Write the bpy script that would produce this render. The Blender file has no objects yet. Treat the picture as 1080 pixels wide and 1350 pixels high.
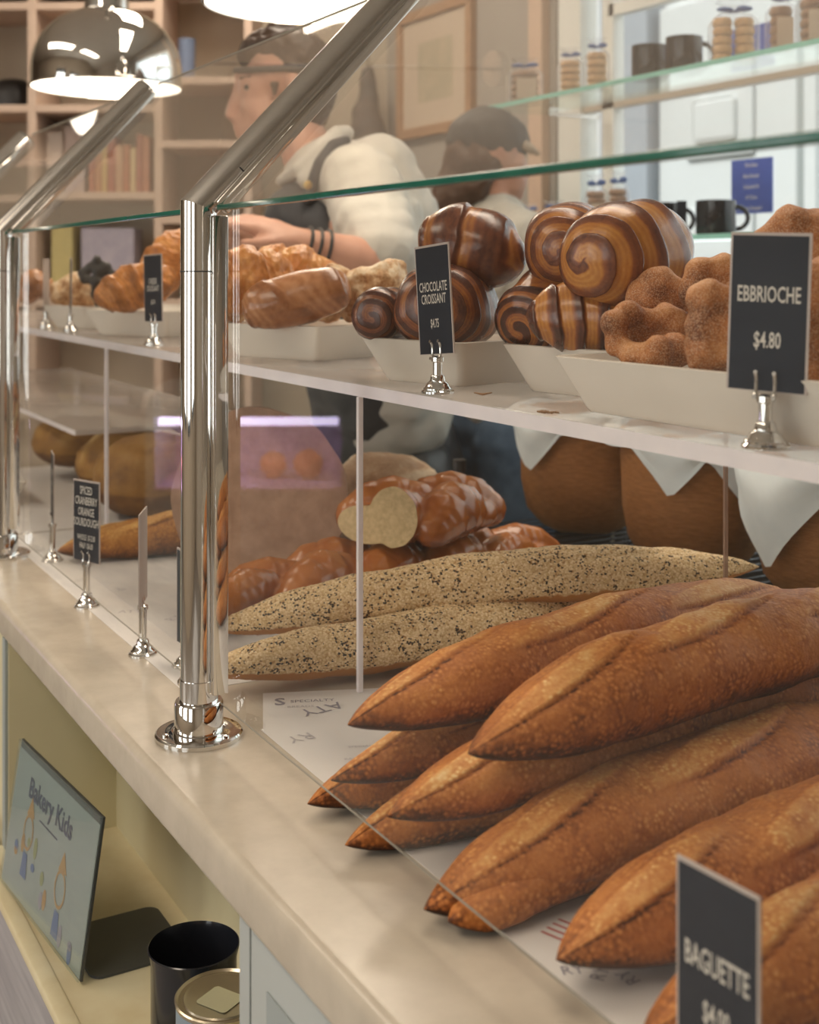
import bpy, bmesh, math, random
from mathutils import Vector, Matrix, noise as mnoise
V = Vector
PI = math.pi
SC = bpy.context.scene
COL = SC.collection

# ------------------------------------------------------------------ camera
CAM = V((1.1477, -0.4232, 1.369))
YAW = math.radians(60.2)
FWD = V((-math.sin(YAW), math.cos(YAW), 0))
RGT = V((math.cos(YAW), math.sin(YAW), 0))
FPX = 1650.0
def P(px, py, d):
    """a point of the place at distance d in front of the camera (survey of the photograph)"""
    return CAM + FWD * d + RGT * ((px - 540) / FPX * d) + V((0, 0, (356 - py) / FPX * d))

# ------------------------------------------------------------------ geometry builders: (verts, faces)
def join(*gs):
    vs, fs = [], []
    for g in gs:
        b = len(vs)
        vs += g[0]
        fs += [tuple(i + b for i in f) for f in g[1]]
    return vs, fs
def xf(g, m):
    return [m @ v for v in g[0]], g[1]
def move(g, p):
    p = V(p)
    return [v + p for v in g[0]], g[1]
def rotz(a): return Matrix.Rotation(a, 4, 'Z')
def rotx(a): return Matrix.Rotation(a, 4, 'X')
def roty(a): return Matrix.Rotation(a, 4, 'Y')
def tr(p): return Matrix.Translation(V(p))
def from_bm(bm):
    bm.verts.index_update()
    vs = [v.co.copy() for v in bm.verts]
    fs = [tuple(v.index for v in f.verts) for f in bm.faces]
    bm.free()
    return vs, fs
def box(x0, x1, y0, y1, z0, z1, bev=0.0, seg=2):
    bm = bmesh.new()
    bmesh.ops.create_cube(bm, size=1)
    for v in bm.verts:
        v.co = V((x0 + (v.co.x + .5) * (x1 - x0), y0 + (v.co.y + .5) * (y1 - y0), z0 + (v.co.z + .5) * (z1 - z0)))
    if bev:
        bmesh.ops.bevel(bm, geom=list(bm.edges), offset=bev, segments=seg, affect='EDGES', profile=.5)
    return from_bm(bm)
def prism(poly, z0, z1):
    n = len(poly)
    vs = [V((p[0], p[1], z0)) for p in poly] + [V((p[0], p[1], z1)) for p in poly]
    fs = [tuple(range(n - 1, -1, -1)), tuple(range(n, 2 * n))]
    fs += [(i, (i + 1) % n, n + (i + 1) % n, n + i) for i in range(n)]
    return vs, fs
def rings(rs, cap0=True, cap1=True, closed=True):
    n = len(rs[0])
    vs = [v for r in rs for v in r]
    fs = []
    for i in range(len(rs) - 1):
        for j in range(n if closed else n - 1):
            k = (j + 1) % n
            fs.append((i * n + j, i * n + k, (i + 1) * n + k, (i + 1) * n + j))
    if cap0: fs.append(tuple(range(n - 1, -1, -1)))
    if cap1: fs.append(tuple((len(rs) - 1) * n + j for j in range(n)))
    return vs, fs
def lathe(prof, seg=32, c=(0, 0, 0), cap0=True, cap1=True):
    c = V(c)
    rs = [[c + V((r * math.cos(2 * PI * j / seg), r * math.sin(2 * PI * j / seg), z)) for j in range(seg)] for r, z in prof]
    return rings(rs, cap0, cap1)
def tube(pts, rad, seg=16, cap=True):
    pts = [V(p) for p in pts]
    if not isinstance(rad, (list, tuple)): rad = [rad] * len(pts)
    t = [(pts[min(i + 1, len(pts) - 1)] - pts[max(i - 1, 0)]).normalized() for i in range(len(pts))]
    ref = V((0, 0, 1)) if abs(t[0].z) < .9 else V((0, 1, 0))
    n = t[0].cross(ref).normalized()
    rs = []
    for i, p in enumerate(pts):
        n = (n - t[i] * n.dot(t[i])).normalized()
        b = t[i].cross(n)
        rs.append([p + (n * math.cos(2 * PI * j / seg) + b * math.sin(2 * PI * j / seg)) * rad[i] for j in range(seg)])
    return rings(rs, cap, cap)
def sphere(c, r, sub=2):
    bm = bmesh.new()
    bmesh.ops.create_icosphere(bm, subdivisions=sub, radius=1)
    g = from_bm(bm)
    c = V(c)
    if not isinstance(r, (list, tuple)): r = (r, r, r)
    return [c + V((v.x * r[0], v.y * r[1], v.z * r[2])) for v in g[0]], g[1]
def disc(c, r, seg=40):
    c = V(c)
    return [c + V((r * math.cos(2 * PI * j / seg), r * math.sin(2 * PI * j / seg), 0)) for j in range(seg)], [tuple(range(seg))]
def chain(pts, sub=2):
    """spheres blended along a path of (point, radius)"""
    out = []
    for (a, ra), (b, rb) in zip(pts, pts[1:]):
        n = max(1, int((b - a).length / (.45 * min(ra, rb))))
        for i in range(n):
            t = i / n
            out.append(sphere(a.lerp(b, t), ra + (rb - ra) * t, sub))
    out.append(sphere(pts[-1][0], pts[-1][1], sub))
    return join(*out)
def voxel(g, size, smooth=4, fac=.5):
    """one continuous skin around everything in g"""
    me = bpy.data.meshes.new('tmp')
    me.from_pydata([tuple(v) for v in g[0]], [], g[1])
    o = bpy.data.objects.new('tmp', me)
    COL.objects.link(o)
    m = o.modifiers.new('r', 'REMESH'); m.mode = 'VOXEL'; m.voxel_size = size
    if smooth:
        s = o.modifiers.new('s', 'SMOOTH'); s.iterations = smooth; s.factor = fac
    dg = bpy.context.evaluated_depsgraph_get()
    e = o.evaluated_get(dg)
    m2 = e.to_mesh()
    vs = [v.co.copy() for v in m2.vertices]
    fs = [tuple(p.vertices) for p in m2.polygons]
    e.to_mesh_clear()
    bpy.data.objects.remove(o); bpy.data.meshes.remove(me)
    return vs, fs
def normals(g):
    ns = [V((0, 0, 0)) for _ in g[0]]
    for f in g[1]:
        a, b, c = g[0][f[0]], g[0][f[1]], g[0][f[2]]
        n = (b - a).cross(c - a)
        for i in f: ns[i] += n
    return [n.normalized() if n.length > 1e-12 else V((0, 0, 1)) for n in ns]
def rough(g, amp, scale, seed=0, octs=3):
    ns = normals(g)
    s = V((seed * 3.1, seed * 1.7, seed * 7.3))
    return [v + n * (amp * mnoise.fractal(v * scale + s, 1.0, 2.0, octs)) for v, n in zip(g[0], ns)], g[1]
_tc = {}
def text(s, h, sx=1.0, bold=0.0):
    """flat lettering in the XY plane, centred, capital height about h"""
    key = (s, bold)
    if key not in _tc:
        cu = bpy.data.curves.new('t', 'FONT'); cu.body = s; cu.align_x = 'CENTER'; cu.align_y = 'CENTER'
        cu.size = 1; cu.offset = bold; cu.resolution_u = 2
        o = bpy.data.objects.new('t', cu); COL.objects.link(o)
        dg = bpy.context.evaluated_depsgraph_get()
        me = bpy.data.meshes.new_from_object(o.evaluated_get(dg))
        _tc[key] = ([v.co.copy() for v in me.vertices], [tuple(p.vertices) for p in me.polygons])
        bpy.data.objects.remove(o); bpy.data.meshes.remove(me); bpy.data.curves.remove(cu)
    vs, fs = _tc[key]
    k = h / .7
    return [V((v.x * k * sx, v.y * k, 0)) for v in vs], list(fs)

# ------------------------------------------------------------------ objects
def link(name, g, mat, parent=None, smooth=True, tint=None, origin=None, auto=38):
    if parent is not None: base = WORLD[parent.name]
    else: base = V(origin) if origin is not None else V((0, 0, 0))
    me = bpy.data.meshes.new(name)
    me.from_pydata([tuple(v - base) for v in g[0]], [], g[1])
    me.materials.append(mat) if not isinstance(mat, (list, tuple)) else [me.materials.append(m) for m in mat]
    if smooth:
        me.polygons.foreach_set('use_smooth', [True] * len(me.polygons))
        if auto is not None and tint is None: me.set_sharp_from_angle(angle=math.radians(auto))
    if tint is not None:
        a = me.attributes.new('tint', 'FLOAT', 'POINT')
        a.data.foreach_set('value', tint)
    bm = bmesh.new(); bm.from_mesh(me); bmesh.ops.recalc_face_normals(bm, faces=bm.faces); bm.to_mesh(me); bm.free()
    o = bpy.data.objects.new(name, me)
    COL.objects.link(o)
    if parent is not None: o.parent = parent
    else: o.location = base
    WORLD[o.name] = base
    return o
WORLD = {}
def tag(o, label, cat, group=None, kind=None):
    o['label'] = label; o['category'] = cat
    if group: o['group'] = group
    if kind: o['kind'] = kind
    return o
def thing(name, label, cat, loc, group=None):
    o = bpy.data.objects.new(name, None)
    o.empty_display_size = .02
    COL.objects.link(o); o.location = V(loc); WORLD[o.name] = V(loc)
    return tag(o, label, cat, group)
def struct(name, g, mat, smooth=False, label=None, parent=None):
    o = link(name, g, mat, parent, smooth)
    o['kind'] = 'structure'
    if label: o['label'] = label
    return o

# ------------------------------------------------------------------ materials
def nm(name):
    m = bpy.data.materials.new(name); m.use_nodes = True
    nt = m.node_tree; nt.nodes.clear()
    out = nt.nodes.new('ShaderNodeOutputMaterial')
    return m, nt, out
def sset(n, **kw):
    for k, v in kw.items(): n.inputs[k.replace('_', ' ')].default_value = v
def N(nt, t, **kw):
    n = nt.nodes.new(t)
    for k, v in kw.items(): setattr(n, k, v)
    return n
def c4(c): return (c[0], c[1], c[2], 1)
def pbr(name, col, rough=.5, metal=0., col2=None, scale=20., bump=0., bscale=200., detail=4, spec=.5, trans=0., alpha=1., coat=0., sub=0., dist=.002, stretch=None, emis=None, es=0.):
    m, nt, out = nm(name)
    p = N(nt, 'ShaderNodeBsdfPrincipled')
    nt.links.new(p.outputs[0], out.inputs[0])
    sset(p, Base_Color=c4(col), Roughness=rough, Metallic=metal, Alpha=alpha)
    p.inputs['Specular IOR Level'].default_value = spec
    p.inputs['Transmission Weight'].default_value = trans
    p.inputs['Coat Weight'].default_value = coat
    if sub:
        p.inputs['Subsurface Weight'].default_value = sub
        p.inputs['Subsurface Radius'].default_value = (.01, .006, .004)
    if emis:
        p.inputs['Emission Color'].default_value = c4(emis); p.inputs['Emission Strength'].default_value = es
    tc = N(nt, 'ShaderNodeTexCoord')
    vec = tc.outputs['Object']
    if stretch:
        mp = N(nt, 'ShaderNodeMapping'); mp.inputs['Scale'].default_value = stretch
        nt.links.new(vec, mp.inputs[0]); vec = mp.outputs[0]
    if col2:
        n = N(nt, 'ShaderNodeTexNoise'); sset(n, Scale=scale, Detail=detail, Roughness=.6)
        nt.links.new(vec, n.inputs['Vector'])
        r = N(nt, 'ShaderNodeValToRGB')
        r.color_ramp.elements[0].position = .35; r.color_ramp.elements[0].color = c4(col)
        r.color_ramp.elements[1].position = .65; r.color_ramp.elements[1].color = c4(col2)
        nt.links.new(n.outputs['Fac'], r.inputs[0]); nt.links.new(r.outputs[0], p.inputs['Base Color'])
    if bump:
        n = N(nt, 'ShaderNodeTexNoise'); sset(n, Scale=bscale, Detail=3)
        nt.links.new(vec, n.inputs['Vector'])
        b = N(nt, 'ShaderNodeBump'); sset(b, Strength=bump, Distance=dist)
        nt.links.new(n.outputs['Fac'], b.inputs['Height']); nt.links.new(b.outputs[0], p.inputs['Normal'])
    return m
def crust(name, stops, nscale=60, namt=.25, fscale=350, famt=.2, bump=.3, rough=.5, dist=.0015, spec=.4, sugar=0., blister=0.):
    """baked surface: tint attribute + mottling -> colour ramp"""
    m, nt, out = nm(name)
    p = N(nt, 'ShaderNodeBsdfPrincipled'); nt.links.new(p.outputs[0], out.inputs[0])
    sset(p, Roughness=rough); p.inputs['Specular IOR Level'].default_value = spec
    tc = N(nt, 'ShaderNodeTexCoord'); at = N(nt, 'ShaderNodeAttribute', attribute_name='tint')
    n1 = N(nt, 'ShaderNodeTexNoise'); sset(n1, Scale=nscale, Detail=3)
    n2 = N(nt, 'ShaderNodeTexNoise'); sset(n2, Scale=fscale, Detail=2, Roughness=.7)
    for n in (n1, n2): nt.links.new(tc.outputs['Object'], n.inputs['Vector'])
    a1 = N(nt, 'ShaderNodeMath', operation='MULTIPLY_ADD'); a1.inputs[1].default_value = namt * 2; nt.links.new(n1.outputs['Fac'], a1.inputs[0]); nt.links.new(at.outputs['Fac'], a1.inputs[2])
    a2 = N(nt, 'ShaderNodeMath', operation='MULTIPLY_ADD'); a2.inputs[1].default_value = famt * 2; nt.links.new(n2.outputs['Fac'], a2.inputs[0]); nt.links.new(a1.outputs[0], a2.inputs[2])
    a3 = N(nt, 'ShaderNodeMath', operation='SUBTRACT'); a3.inputs[1].default_value = namt + famt; nt.links.new(a2.outputs[0], a3.inputs[0])
    if blister:      # pale blisters scattered over the crust
        vb = N(nt, 'ShaderNodeTexVoronoi', feature='SMOOTH_F1'); sset(vb, Scale=250, Smoothness=.5); nt.links.new(tc.outputs['Object'], vb.inputs['Vector'])
        mr = N(nt, 'ShaderNodeMapRange'); sset(mr, From_Min=.15, From_Max=.60, To_Min=blister * .62, To_Max=-blister * .38); nt.links.new(vb.outputs['Distance'], mr.inputs[0])
        n4 = N(nt, 'ShaderNodeTexNoise'); sset(n4, Scale=70, Detail=2); nt.links.new(tc.outputs['Object'], n4.inputs['Vector'])
        mk = N(nt, 'ShaderNodeMapRange'); sset(mk, From_Min=.35, From_Max=.65); nt.links.new(n4.outputs['Fac'], mk.inputs[0])
        mm_ = N(nt, 'ShaderNodeMath', operation='MULTIPLY'); nt.links.new(mr.outputs[0], mm_.inputs[0]); nt.links.new(mk.outputs[0], mm_.inputs[1])
        a4 = N(nt, 'ShaderNodeMath', operation='ADD'); nt.links.new(a3.outputs[0], a4.inputs[0]); nt.links.new(mm_.outputs[0], a4.inputs[1]); a3 = a4
    r = N(nt, 'ShaderNodeValToRGB'); cr = r.color_ramp
    cr.elements[0].position = stops[0][0]; cr.elements[0].color = c4(stops[0][1])
    cr.elements[1].position = stops[-1][0]; cr.elements[1].color = c4(stops[-1][1])
    for pos, c in stops[1:-1]:
        e = cr.elements.new(pos); e.color = c4(c)
    nt.links.new(a3.outputs[0], r.inputs[0])
    col = r.outputs[0]
    if sugar:
        vo = N(nt, 'ShaderNodeTexVoronoi'); sset(vo, Scale=1300)
        nt.links.new(tc.outputs['Object'], vo.inputs['Vector'])
        lt = N(nt, 'ShaderNodeMath', operation='LESS_THAN'); lt.inputs[1].default_value = sugar
        sp = N(nt, 'ShaderNodeSeparateColor'); nt.links.new(vo.outputs['Color'], sp.inputs[0]); nt.links.new(sp.outputs[0], lt.inputs[0])
        mx = N(nt, 'ShaderNodeMix', data_type='RGBA'); mx.inputs[7].default_value = (.75, .52, .34, 1)
        ml = N(nt, 'ShaderNodeMath', operation='MULTIPLY'); ml.inputs[1].default_value = .38; nt.links.new(lt.outputs[0], ml.inputs[0])
        nt.links.new(ml.outputs[0], mx.inputs[0]); nt.links.new(col, mx.inputs[6]); col = mx.outputs[2]
    nt.links.new(col, p.inputs['Base Color'])
    b = N(nt, 'ShaderNodeBump'); sset(b, Strength=bump, Distance=dist)
    nt.links.new(n2.outputs['Fac'], b.inputs['Height']); nt.links.new(b.outputs[0], p.inputs['Normal'])
    return m
def seeded(name):
    m, nt, out = nm(name)
    p = N(nt, 'ShaderNodeBsdfPrincipled'); nt.links.new(p.outputs[0], out.inputs[0]); sset(p, Roughness=.6)
    p.inputs['Specular IOR Level'].default_value = .3
    tc = N(nt, 'ShaderNodeTexCoord'); at = N(nt, 'ShaderNodeAttribute', attribute_name='tint')
    mp = N(nt, 'ShaderNodeMapping'); mp.inputs['Scale'].default_value = (1, 1, 1.2); nt.links.new(tc.outputs['Object'], mp.inputs[0])
    vo = N(nt, 'ShaderNodeTexVoronoi'); sset(vo, Scale=430, Randomness=1); nt.links.new(mp.outputs[0], vo.inputs['Vector'])
    sp = N(nt, 'ShaderNodeSeparateColor'); nt.links.new(vo.outputs['Color'], sp.inputs[0])
    r = N(nt, 'ShaderNodeValToRGB'); r.color_ramp.interpolation = 'LINEAR'; cr = r.color_ramp
    cr.elements[0].position = 0; cr.elements[0].color = (.60, .40, .18, 1)
    cr.elements[1].position = 1; cr.elements[1].color = (.86, .68, .42, 1)
    nt.links.new(sp.outputs[0], r.inputs[0])
    # black seeds gather in patches
    n = N(nt, 'ShaderNodeTexNoise'); sset(n, Scale=55, Detail=2); nt.links.new(tc.outputs['Object'], n.inputs['Vector'])
    pt = N(nt, 'ShaderNodeMapRange'); sset(pt, From_Min=.36, From_Max=.72, To_Min=0.0, To_Max=.30); nt.links.new(n.outputs['Fac'], pt.inputs[0])
    lt = N(nt, 'ShaderNodeMath', operation='LESS_THAN'); nt.links.new(sp.outputs[1], lt.inputs[0]); nt.links.new(pt.outputs[0], lt.inputs[1])
    mx = N(nt, 'ShaderNodeMix', data_type='RGBA'); mx.inputs[7].default_value = (.035, .025, .018, 1)
    nt.links.new(lt.outputs[0], mx.inputs[0]); nt.links.new(r.outputs[0], mx.inputs[6])
    # gaps between seeds show crust
    dr = N(nt, 'ShaderNodeMapRange'); sset(dr, From_Min=.55, From_Max=.95); nt.links.new(vo.outputs['Distance'], dr.inputs[0])
    m2 = N(nt, 'ShaderNodeMix', data_type='RGBA'); m2.inputs[7].default_value = (.40, .20, .07, 1)
    nt.links.new(dr.outputs[0], m2.inputs[0]); nt.links.new(mx.outputs[2], m2.inputs[6])
    # bare crust where tint is low
    n3 = N(nt, 'ShaderNodeTexNoise'); sset(n3, Scale=90); nt.links.new(tc.outputs['Object'], n3.inputs['Vector'])
    ad = N(nt, 'ShaderNodeMath', operation='MULTIPLY_ADD'); ad.inputs[1].default_value = .6; nt.links.new(n3.outputs['Fac'], ad.inputs[0]); nt.links.new(at.outputs['Fac'], ad.inputs[2])
    ba = N(nt, 'ShaderNodeMapRange'); sset(ba, From_Min=.62, From_Max=.78); nt.links.new(ad.outputs[0], ba.inputs[0])
    m3 = N(nt, 'ShaderNodeMix', data_type='RGBA'); m3.inputs[6].default_value = (.45, .19, .05, 1)
    nt.links.new(ba.outputs[0], m3.inputs[0]); nt.links.new(m2.outputs[2], m3.inputs[7])
    nt.links.new(m3.outputs[2], p.inputs['Base Color'])
    inv = N(nt, 'ShaderNodeMath', operation='SUBTRACT'); inv.inputs[0].default_value = 1; nt.links.new(vo.outputs['Distance'], inv.inputs[1])
    ml = N(nt, 'ShaderNodeMath', operation='MULTIPLY'); nt.links.new(inv.outputs[0], ml.inputs[0]); nt.links.new(ba.outputs[0], ml.inputs[1])
    b = N(nt, 'ShaderNodeBump'); sset(b, Strength=.5, Distance=.001); nt.links.new(ml.outputs[0], b.inputs['Height']); nt.links.new(b.outputs[0], p.inputs['Normal'])
    return m
def glass(name, tint=(.97, .99, .98), haze=.02, ior=1.45, hazecol=(.8, .72, .64), rough=0.0):
    """thin clear sheet: what lies behind shows through, the room is mirrored at grazing angles, a little haze painted in as diffuse colour"""
    m, nt, out = nm(name)
    t = N(nt, 'ShaderNodeBsdfTransparent'); t.inputs[0].default_value = c4(tint)
    g = N(nt, 'ShaderNodeBsdfGlossy'); sset(g, Roughness=rough); g.inputs[0].default_value = (1, 1, 1, 1)
    d = N(nt, 'ShaderNodeBsdfDiffuse'); d.inputs[0].default_value = c4(hazecol)
    f = N(nt, 'ShaderNodeFresnel')
    gm = N(nt, 'ShaderNodeNewGeometry'); ir = N(nt, 'ShaderNodeMapRange'); sset(ir, To_Min=ior, To_Max=1 / ior)   # same mirror strength from either side
    nt.links.new(gm.outputs['Backfacing'], ir.inputs[0]); nt.links.new(ir.outputs[0], f.inputs['IOR'])
    a = N(nt, 'ShaderNodeMixShader'); b = N(nt, 'ShaderNodeMixShader')
    a.inputs[0].default_value = haze
    nt.links.new(t.outputs[0], a.inputs[1]); nt.links.new(d.outputs[0], a.inputs[2])
    nt.links.new(f.outputs[0], b.inputs[0]); nt.links.new(a.outputs[0], b.inputs[1]); nt.links.new(g.outputs[0], b.inputs[2])
    nt.links.new(b.outputs[0], out.inputs[0])
    return m
# ------------------------------------------------------------------ palette
M = {}
M['wall'] = pbr('wall_paint', (.60, .52, .42), .8, col2=(.57, .49, .40), scale=3)
M['wall_tan'] = pbr('wall_tan', (.52, .45, .35), .8, col2=(.49, .42, .33), scale=3)
M['wall_grey'] = pbr('wall_grey', (.36, .33, .29), .8, col2=(.34, .31, .28), scale=3)
M['ceiling'] = pbr('ceiling_paint', (.62, .56, .48), .85, col2=(.59, .53, .46), scale=2)
M['floor'] = pbr('floor_boards', (.42, .38, .34), .45, col2=(.30, .27, .25), scale=6, stretch=(1.5, 14, 1))
M['white'] = pbr('white_paint', (.80, .82, .79), .45, col2=(.77, .79, .76), scale=8)
M['cream'] = pbr('cream_paint', (.70, .64, .43), .5, col2=(.66, .60, .40), scale=7)
M['cream_floor'] = pbr('cream_shelf', (.78, .71, .50), .45, col2=(.68, .58, .36), scale=9)
M['greyblue'] = pbr('grey_blue_paint', (.36, .40, .40), .45, col2=(.34, .38, .38), scale=5)
M['greyblue_light'] = pbr('grey_blue_light', (.46, .49, .48), .45, col2=(.44, .47, .46), scale=5)
M['quartz'] = pbr('beige_quartz', (.60, .53, .43), .24, col2=(.53, .465, .375), scale=24, detail=9, spec=.5, bump=.02, bscale=900)
M['chrome'] = pbr('chrome', (.80, .79, .77), .045, 1.0, col2=(.78, .77, .75), scale=40)
M['chrome_soft'] = pbr('brushed_chrome', (.70, .68, .65), .22, 1.0, col2=(.66, .64, .61), scale=60, stretch=(1, 1, 30))
M['dark_seam'] = pbr('dark_seam', (.03, .03, .03), .5, col2=(.04, .04, .04))
M['glass'] = glass('case_glass', (.985, .99, .985), .012, ior=1.33)
M['glass_up'] = glass('canopy_glass', (.95, .95, .93), .12, hazecol=(.80, .68, .58), rough=.02, ior=1.5)  # warm diffuse haze stands in for the bright ceiling mirrored in the slope
M['glass_edge'] = pbr('green_glass_edge', (.02, .13, .09), .12, col2=(.015, .10, .075), scale=30, spec=.7)
M['shelf_glass_edge'] = pbr('aqua_glass_edge', (.30, .62, .54), .2, col2=(.26, .57, .50), scale=12)
M['shelf_glass'] = glass('shelf_glass', (.90, .97, .94), .05, hazecol=(.7, .85, .8))
M['window_glass'] = glass('window_glass', (.98, .99, .99), .01)
M['acrylic'] = pbr('milky_acrylic', (.80, .73, .68), .10, col2=(.76, .70, .65), scale=20, spec=.6, alpha=.50)
M['acrylic_edge'] = pbr('acrylic_edge', (.86, .80, .80), .25, col2=(.80, .75, .76), scale=25, emis=(.8, .72, .74), es=.05)
M['porcelain'] = pbr('white_porcelain', (.76, .71, .63), .2, col2=(.73, .68, .60), scale=10, spec=.5)
M['paper'] = pbr('white_paper', (.80, .77, .74), .6, col2=(.76, .73, .70), scale=14)
M['marble_paper'] = pbr('printed_paper', (.84, .81, .77), .5, col2=(.70, .68, .66), scale=22, detail=8, stretch=(.5, 1.6, 1))
M['ink'] = pbr('grey_ink', (.30, .28, .33), .7, col2=(.26, .25, .30))
M['ink_light'] = pbr('pale_ink', (.52, .49, .50), .7, col2=(.48, .45, .47))
M['red_ink'] = pbr('red_ink', (.50, .10, .09), .7, col2=(.44, .09, .08))
M['navy'] = pbr('navy_card', (.013, .019, .030), .5, col2=(.018, .024, .036), scale=30, spec=.22)
M['card_rim'] = pbr('pale_card_rim', (.52, .44, .40), .5, col2=(.48, .41, .37))
M['lettering'] = pbr('pale_lettering', (.66, .62, .55), .6, col2=(.62, .58, .52))
M['wood_frame'] = pbr('oak_frame', (.42, .25, .14), .5, col2=(.36, .21, .12), scale=9, stretch=(2, 2, 12))
M['mat_board'] = pbr('mat_board', (.58, .48, .37), .8, col2=(.55, .45, .35), scale=6)
M['picture'] = pbr('faded_print', (.50, .42, .30), .8, col2=(.40, .35, .25), scale=14, detail=6)
M['bookcase'] = pbr('birch_shelving', (.60, .45, .35), .55, col2=(.56, .42, .33), scale=8, stretch=(2, 2, 14))
M['black'] = pbr('black_plastic', (.015, .014, .014), .4, col2=(.02, .018, .018))
M['mug_black'] = pbr('black_glaze', (.012, .013, .018), .15, col2=(.016, .017, .022), scale=12, spec=.6)
M['cookie'] = pbr('cookie', (.62, .40, .20), .7, col2=(.50, .29, .12), scale=60, bump=.3, bscale=200)
M['cookie_dark'] = pbr('brown_biscuit', (.33, .19, .10), .7, col2=(.25, .13, .06), scale=60, bump=.3)
M['cello'] = glass('cellophane', (.97, .97, .98), .10, hazecol=(.85, .88, .92), rough=.3, ior=1.2)
M['ribbon'] = pbr('blue_ribbon', (.12, .18, .38), .5, col2=(.10, .15, .32))
M['label'] = pbr('kraft_label', (.58, .48, .38), .7, col2=(.54, .44, .35))
M['blue_sign'] = pbr('blue_sign', (.10, .16, .55), .5, col2=(.09, .14, .50))
M['sign_white'] = pbr('white_print', (.85, .87, .90), .5, col2=(.8, .82, .86))
M['dark_cab'] = pbr('dark_cabinet', (.018, .019, .022), .4, col2=(.026, .027, .03), scale=9)
M['wire'] = pbr('dark_wire', (.05, .05, .055), .35, .8, col2=(.07, .07, .075))
M['wicker'] = pbr('wicker', (.42, .18, .05), .6, col2=(.30, .12, .03), scale=60, stretch=(1, 1, 5), bump=.6, bscale=160, dist=.003)
M['linen'] = pbr('white_linen', (.70, .76, .78), .8, col2=(.62, .69, .72), scale=15)
M['lamp_white'] = pbr('white_enamel', (.85, .83, .78), .5, col2=(.83, .81, .76), emis=(1, .95, .86), es=1.6)
M['bulb'] = pbr('lamp_bulb', (1, .95, .85), .4, col2=(1, .95, .85), emis=(1, .86, .66), es=18)
M['facade'] = pbr('white_facade', (.80, .83, .82), .6, col2=(.78, .81, .80), scale=2)
M['facade_grey'] = pbr('grey_facade', (.42, .47, .52), .6, col2=(.38, .43, .48), scale=4)

# ------------------------------------------------------------------ room shell
ZC, ZS = .92, 1.2485            # worktop height, upper shelf height
YB = 1.85                       # wall behind the staff
WX0, WX1, WZ0, WZ1 = -1.93, 1.2, 1.0, 2.55
struct('floor', box(-6.2, 4.2, -3.6, 2.0, -.05, 0), M['floor'])
struct('ceiling', box(-6.2, 4.2, -3.6, 2.0, 2.95, 3.0), M['ceiling'])
struct('wall_back', join(box(-6.2, WX0, YB, YB + .1, 0, 2.95), box(WX1, 4.2, YB, YB + .1, 0, 2.95), box(WX0, WX1, YB, YB + .1, 0, WZ0), box(WX0, WX1, YB, YB + .1, WZ1, 2.95)), M['wall_grey'])
struct('wall_end', box(-6.2, -6.1, -3.5, 1.85, 0, 2.95), pbr('end_wall', (.36, .29, .23), .8, col2=(.33, .27, .21), scale=3))
struct('wall_right', box(4.1, 4.2, -3.6, 1.85, 0, 2.95), M['wall'])
# shop front with three tall windows on the street side
fx = [(-2.0, -.9), (-.3, .9), (1.6, 2.9)]
ws = []
xs = [-6.2] + [v for a in fx for v in a] + [4.2]
for i in range(0, len(xs), 2): ws.append(box(xs[i], xs[i + 1], -3.6, -3.5, 0, 2.95))
for a, b in fx: ws += [box(a, b, -3.6, -3.5, 0, .75), box(a, b, -3.6, -3.5, 2.5, 2.95)]
struct('wall_front', join(*ws), M['wall'])
for i, (a, b) in enumerate(fx):
    w = struct('window_%d' % (i + 2), join(box(a, a + .06, -3.57, -3.5, .75, 2.5), box(b - .06, b, -3.57, -3.5, .75, 2.5), box(a + .06, b - .06, -3.57, -3.5, .75, .81), box(a + .06, b - .06, -3.57, -3.5, 2.44, 2.5), box((a + b) / 2 - .025, (a + b) / 2 + .025, -3.565, -3.505, .81, 2.44)), M['dark_cab'])
    struct('pane', box(a + .06, b - .06, -3.54, -3.535, .81, 2.44), M['window_glass'], parent=w)
# angled wall at the far end, behind the shelving
def cf(lat, d): return CAM.xy.to_3d() + FWD * d + RGT * lat
a0, a1 = cf(-3.0, 4.72), cf(.02, 4.72)
th = FWD * .1
struct('wall_left', prism([a0, a1, a1 + th, a0 + th], 0, 2.95), M['wall_tan'])
# pale corner pilaster beside the window
struct('trim_1', box(WX0 - .10, WX0 - .03, YB - .03, YB, 0, 2.95), pbr('peach_trim', (.62, .46, .35), .6, col2=(.58, .43, .33)))

# window behind the glass shelves
wf = []
def bars(x0, x1, z0, z1): wf.append(box(x0, x1, YB + .01, YB + .07, z0, z1))
bars(WX0, WX0 + .11, WZ0, WZ1); bars(WX1 - .08, WX1, WZ0, WZ1); bars(WX0 + .11, WX1 - .08, WZ0, WZ0 + .07); bars(WX0 + .11, WX1 - .08, WZ1 - .07, WZ1)
win = struct('window_1', join(*wf), M['white'])
XM = [-.88]
mull = []
for x in XM: mull.append(box(x - .022, x + .022, YB + .015, YB + .06, WZ0 + .07, WZ1 - .07))
struct('mullion', join(*mull), M['white'], parent=win)
struct('rail', box(WX0 + .11, WX1 - .08, YB + .02, YB + .055, 1.835, 1.87), pbr('taupe_rail', (.52, .47, .40), .5, col2=(.5, .45, .38)), parent=win)
struct('sash', join(box(-1.73, -1.68, YB + .02, YB + .06, WZ0 + .07, WZ1 - .07), box(-1.70, -.9, YB + .02, YB + .055, 2.1, 2.135)), M['white'], parent=win)
struct('pane', box(WX0 + .11, WX1 - .08, YB + .035, YB + .039, WZ0 + .07, WZ1 - .07), M['window_glass'], parent=win)
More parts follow.
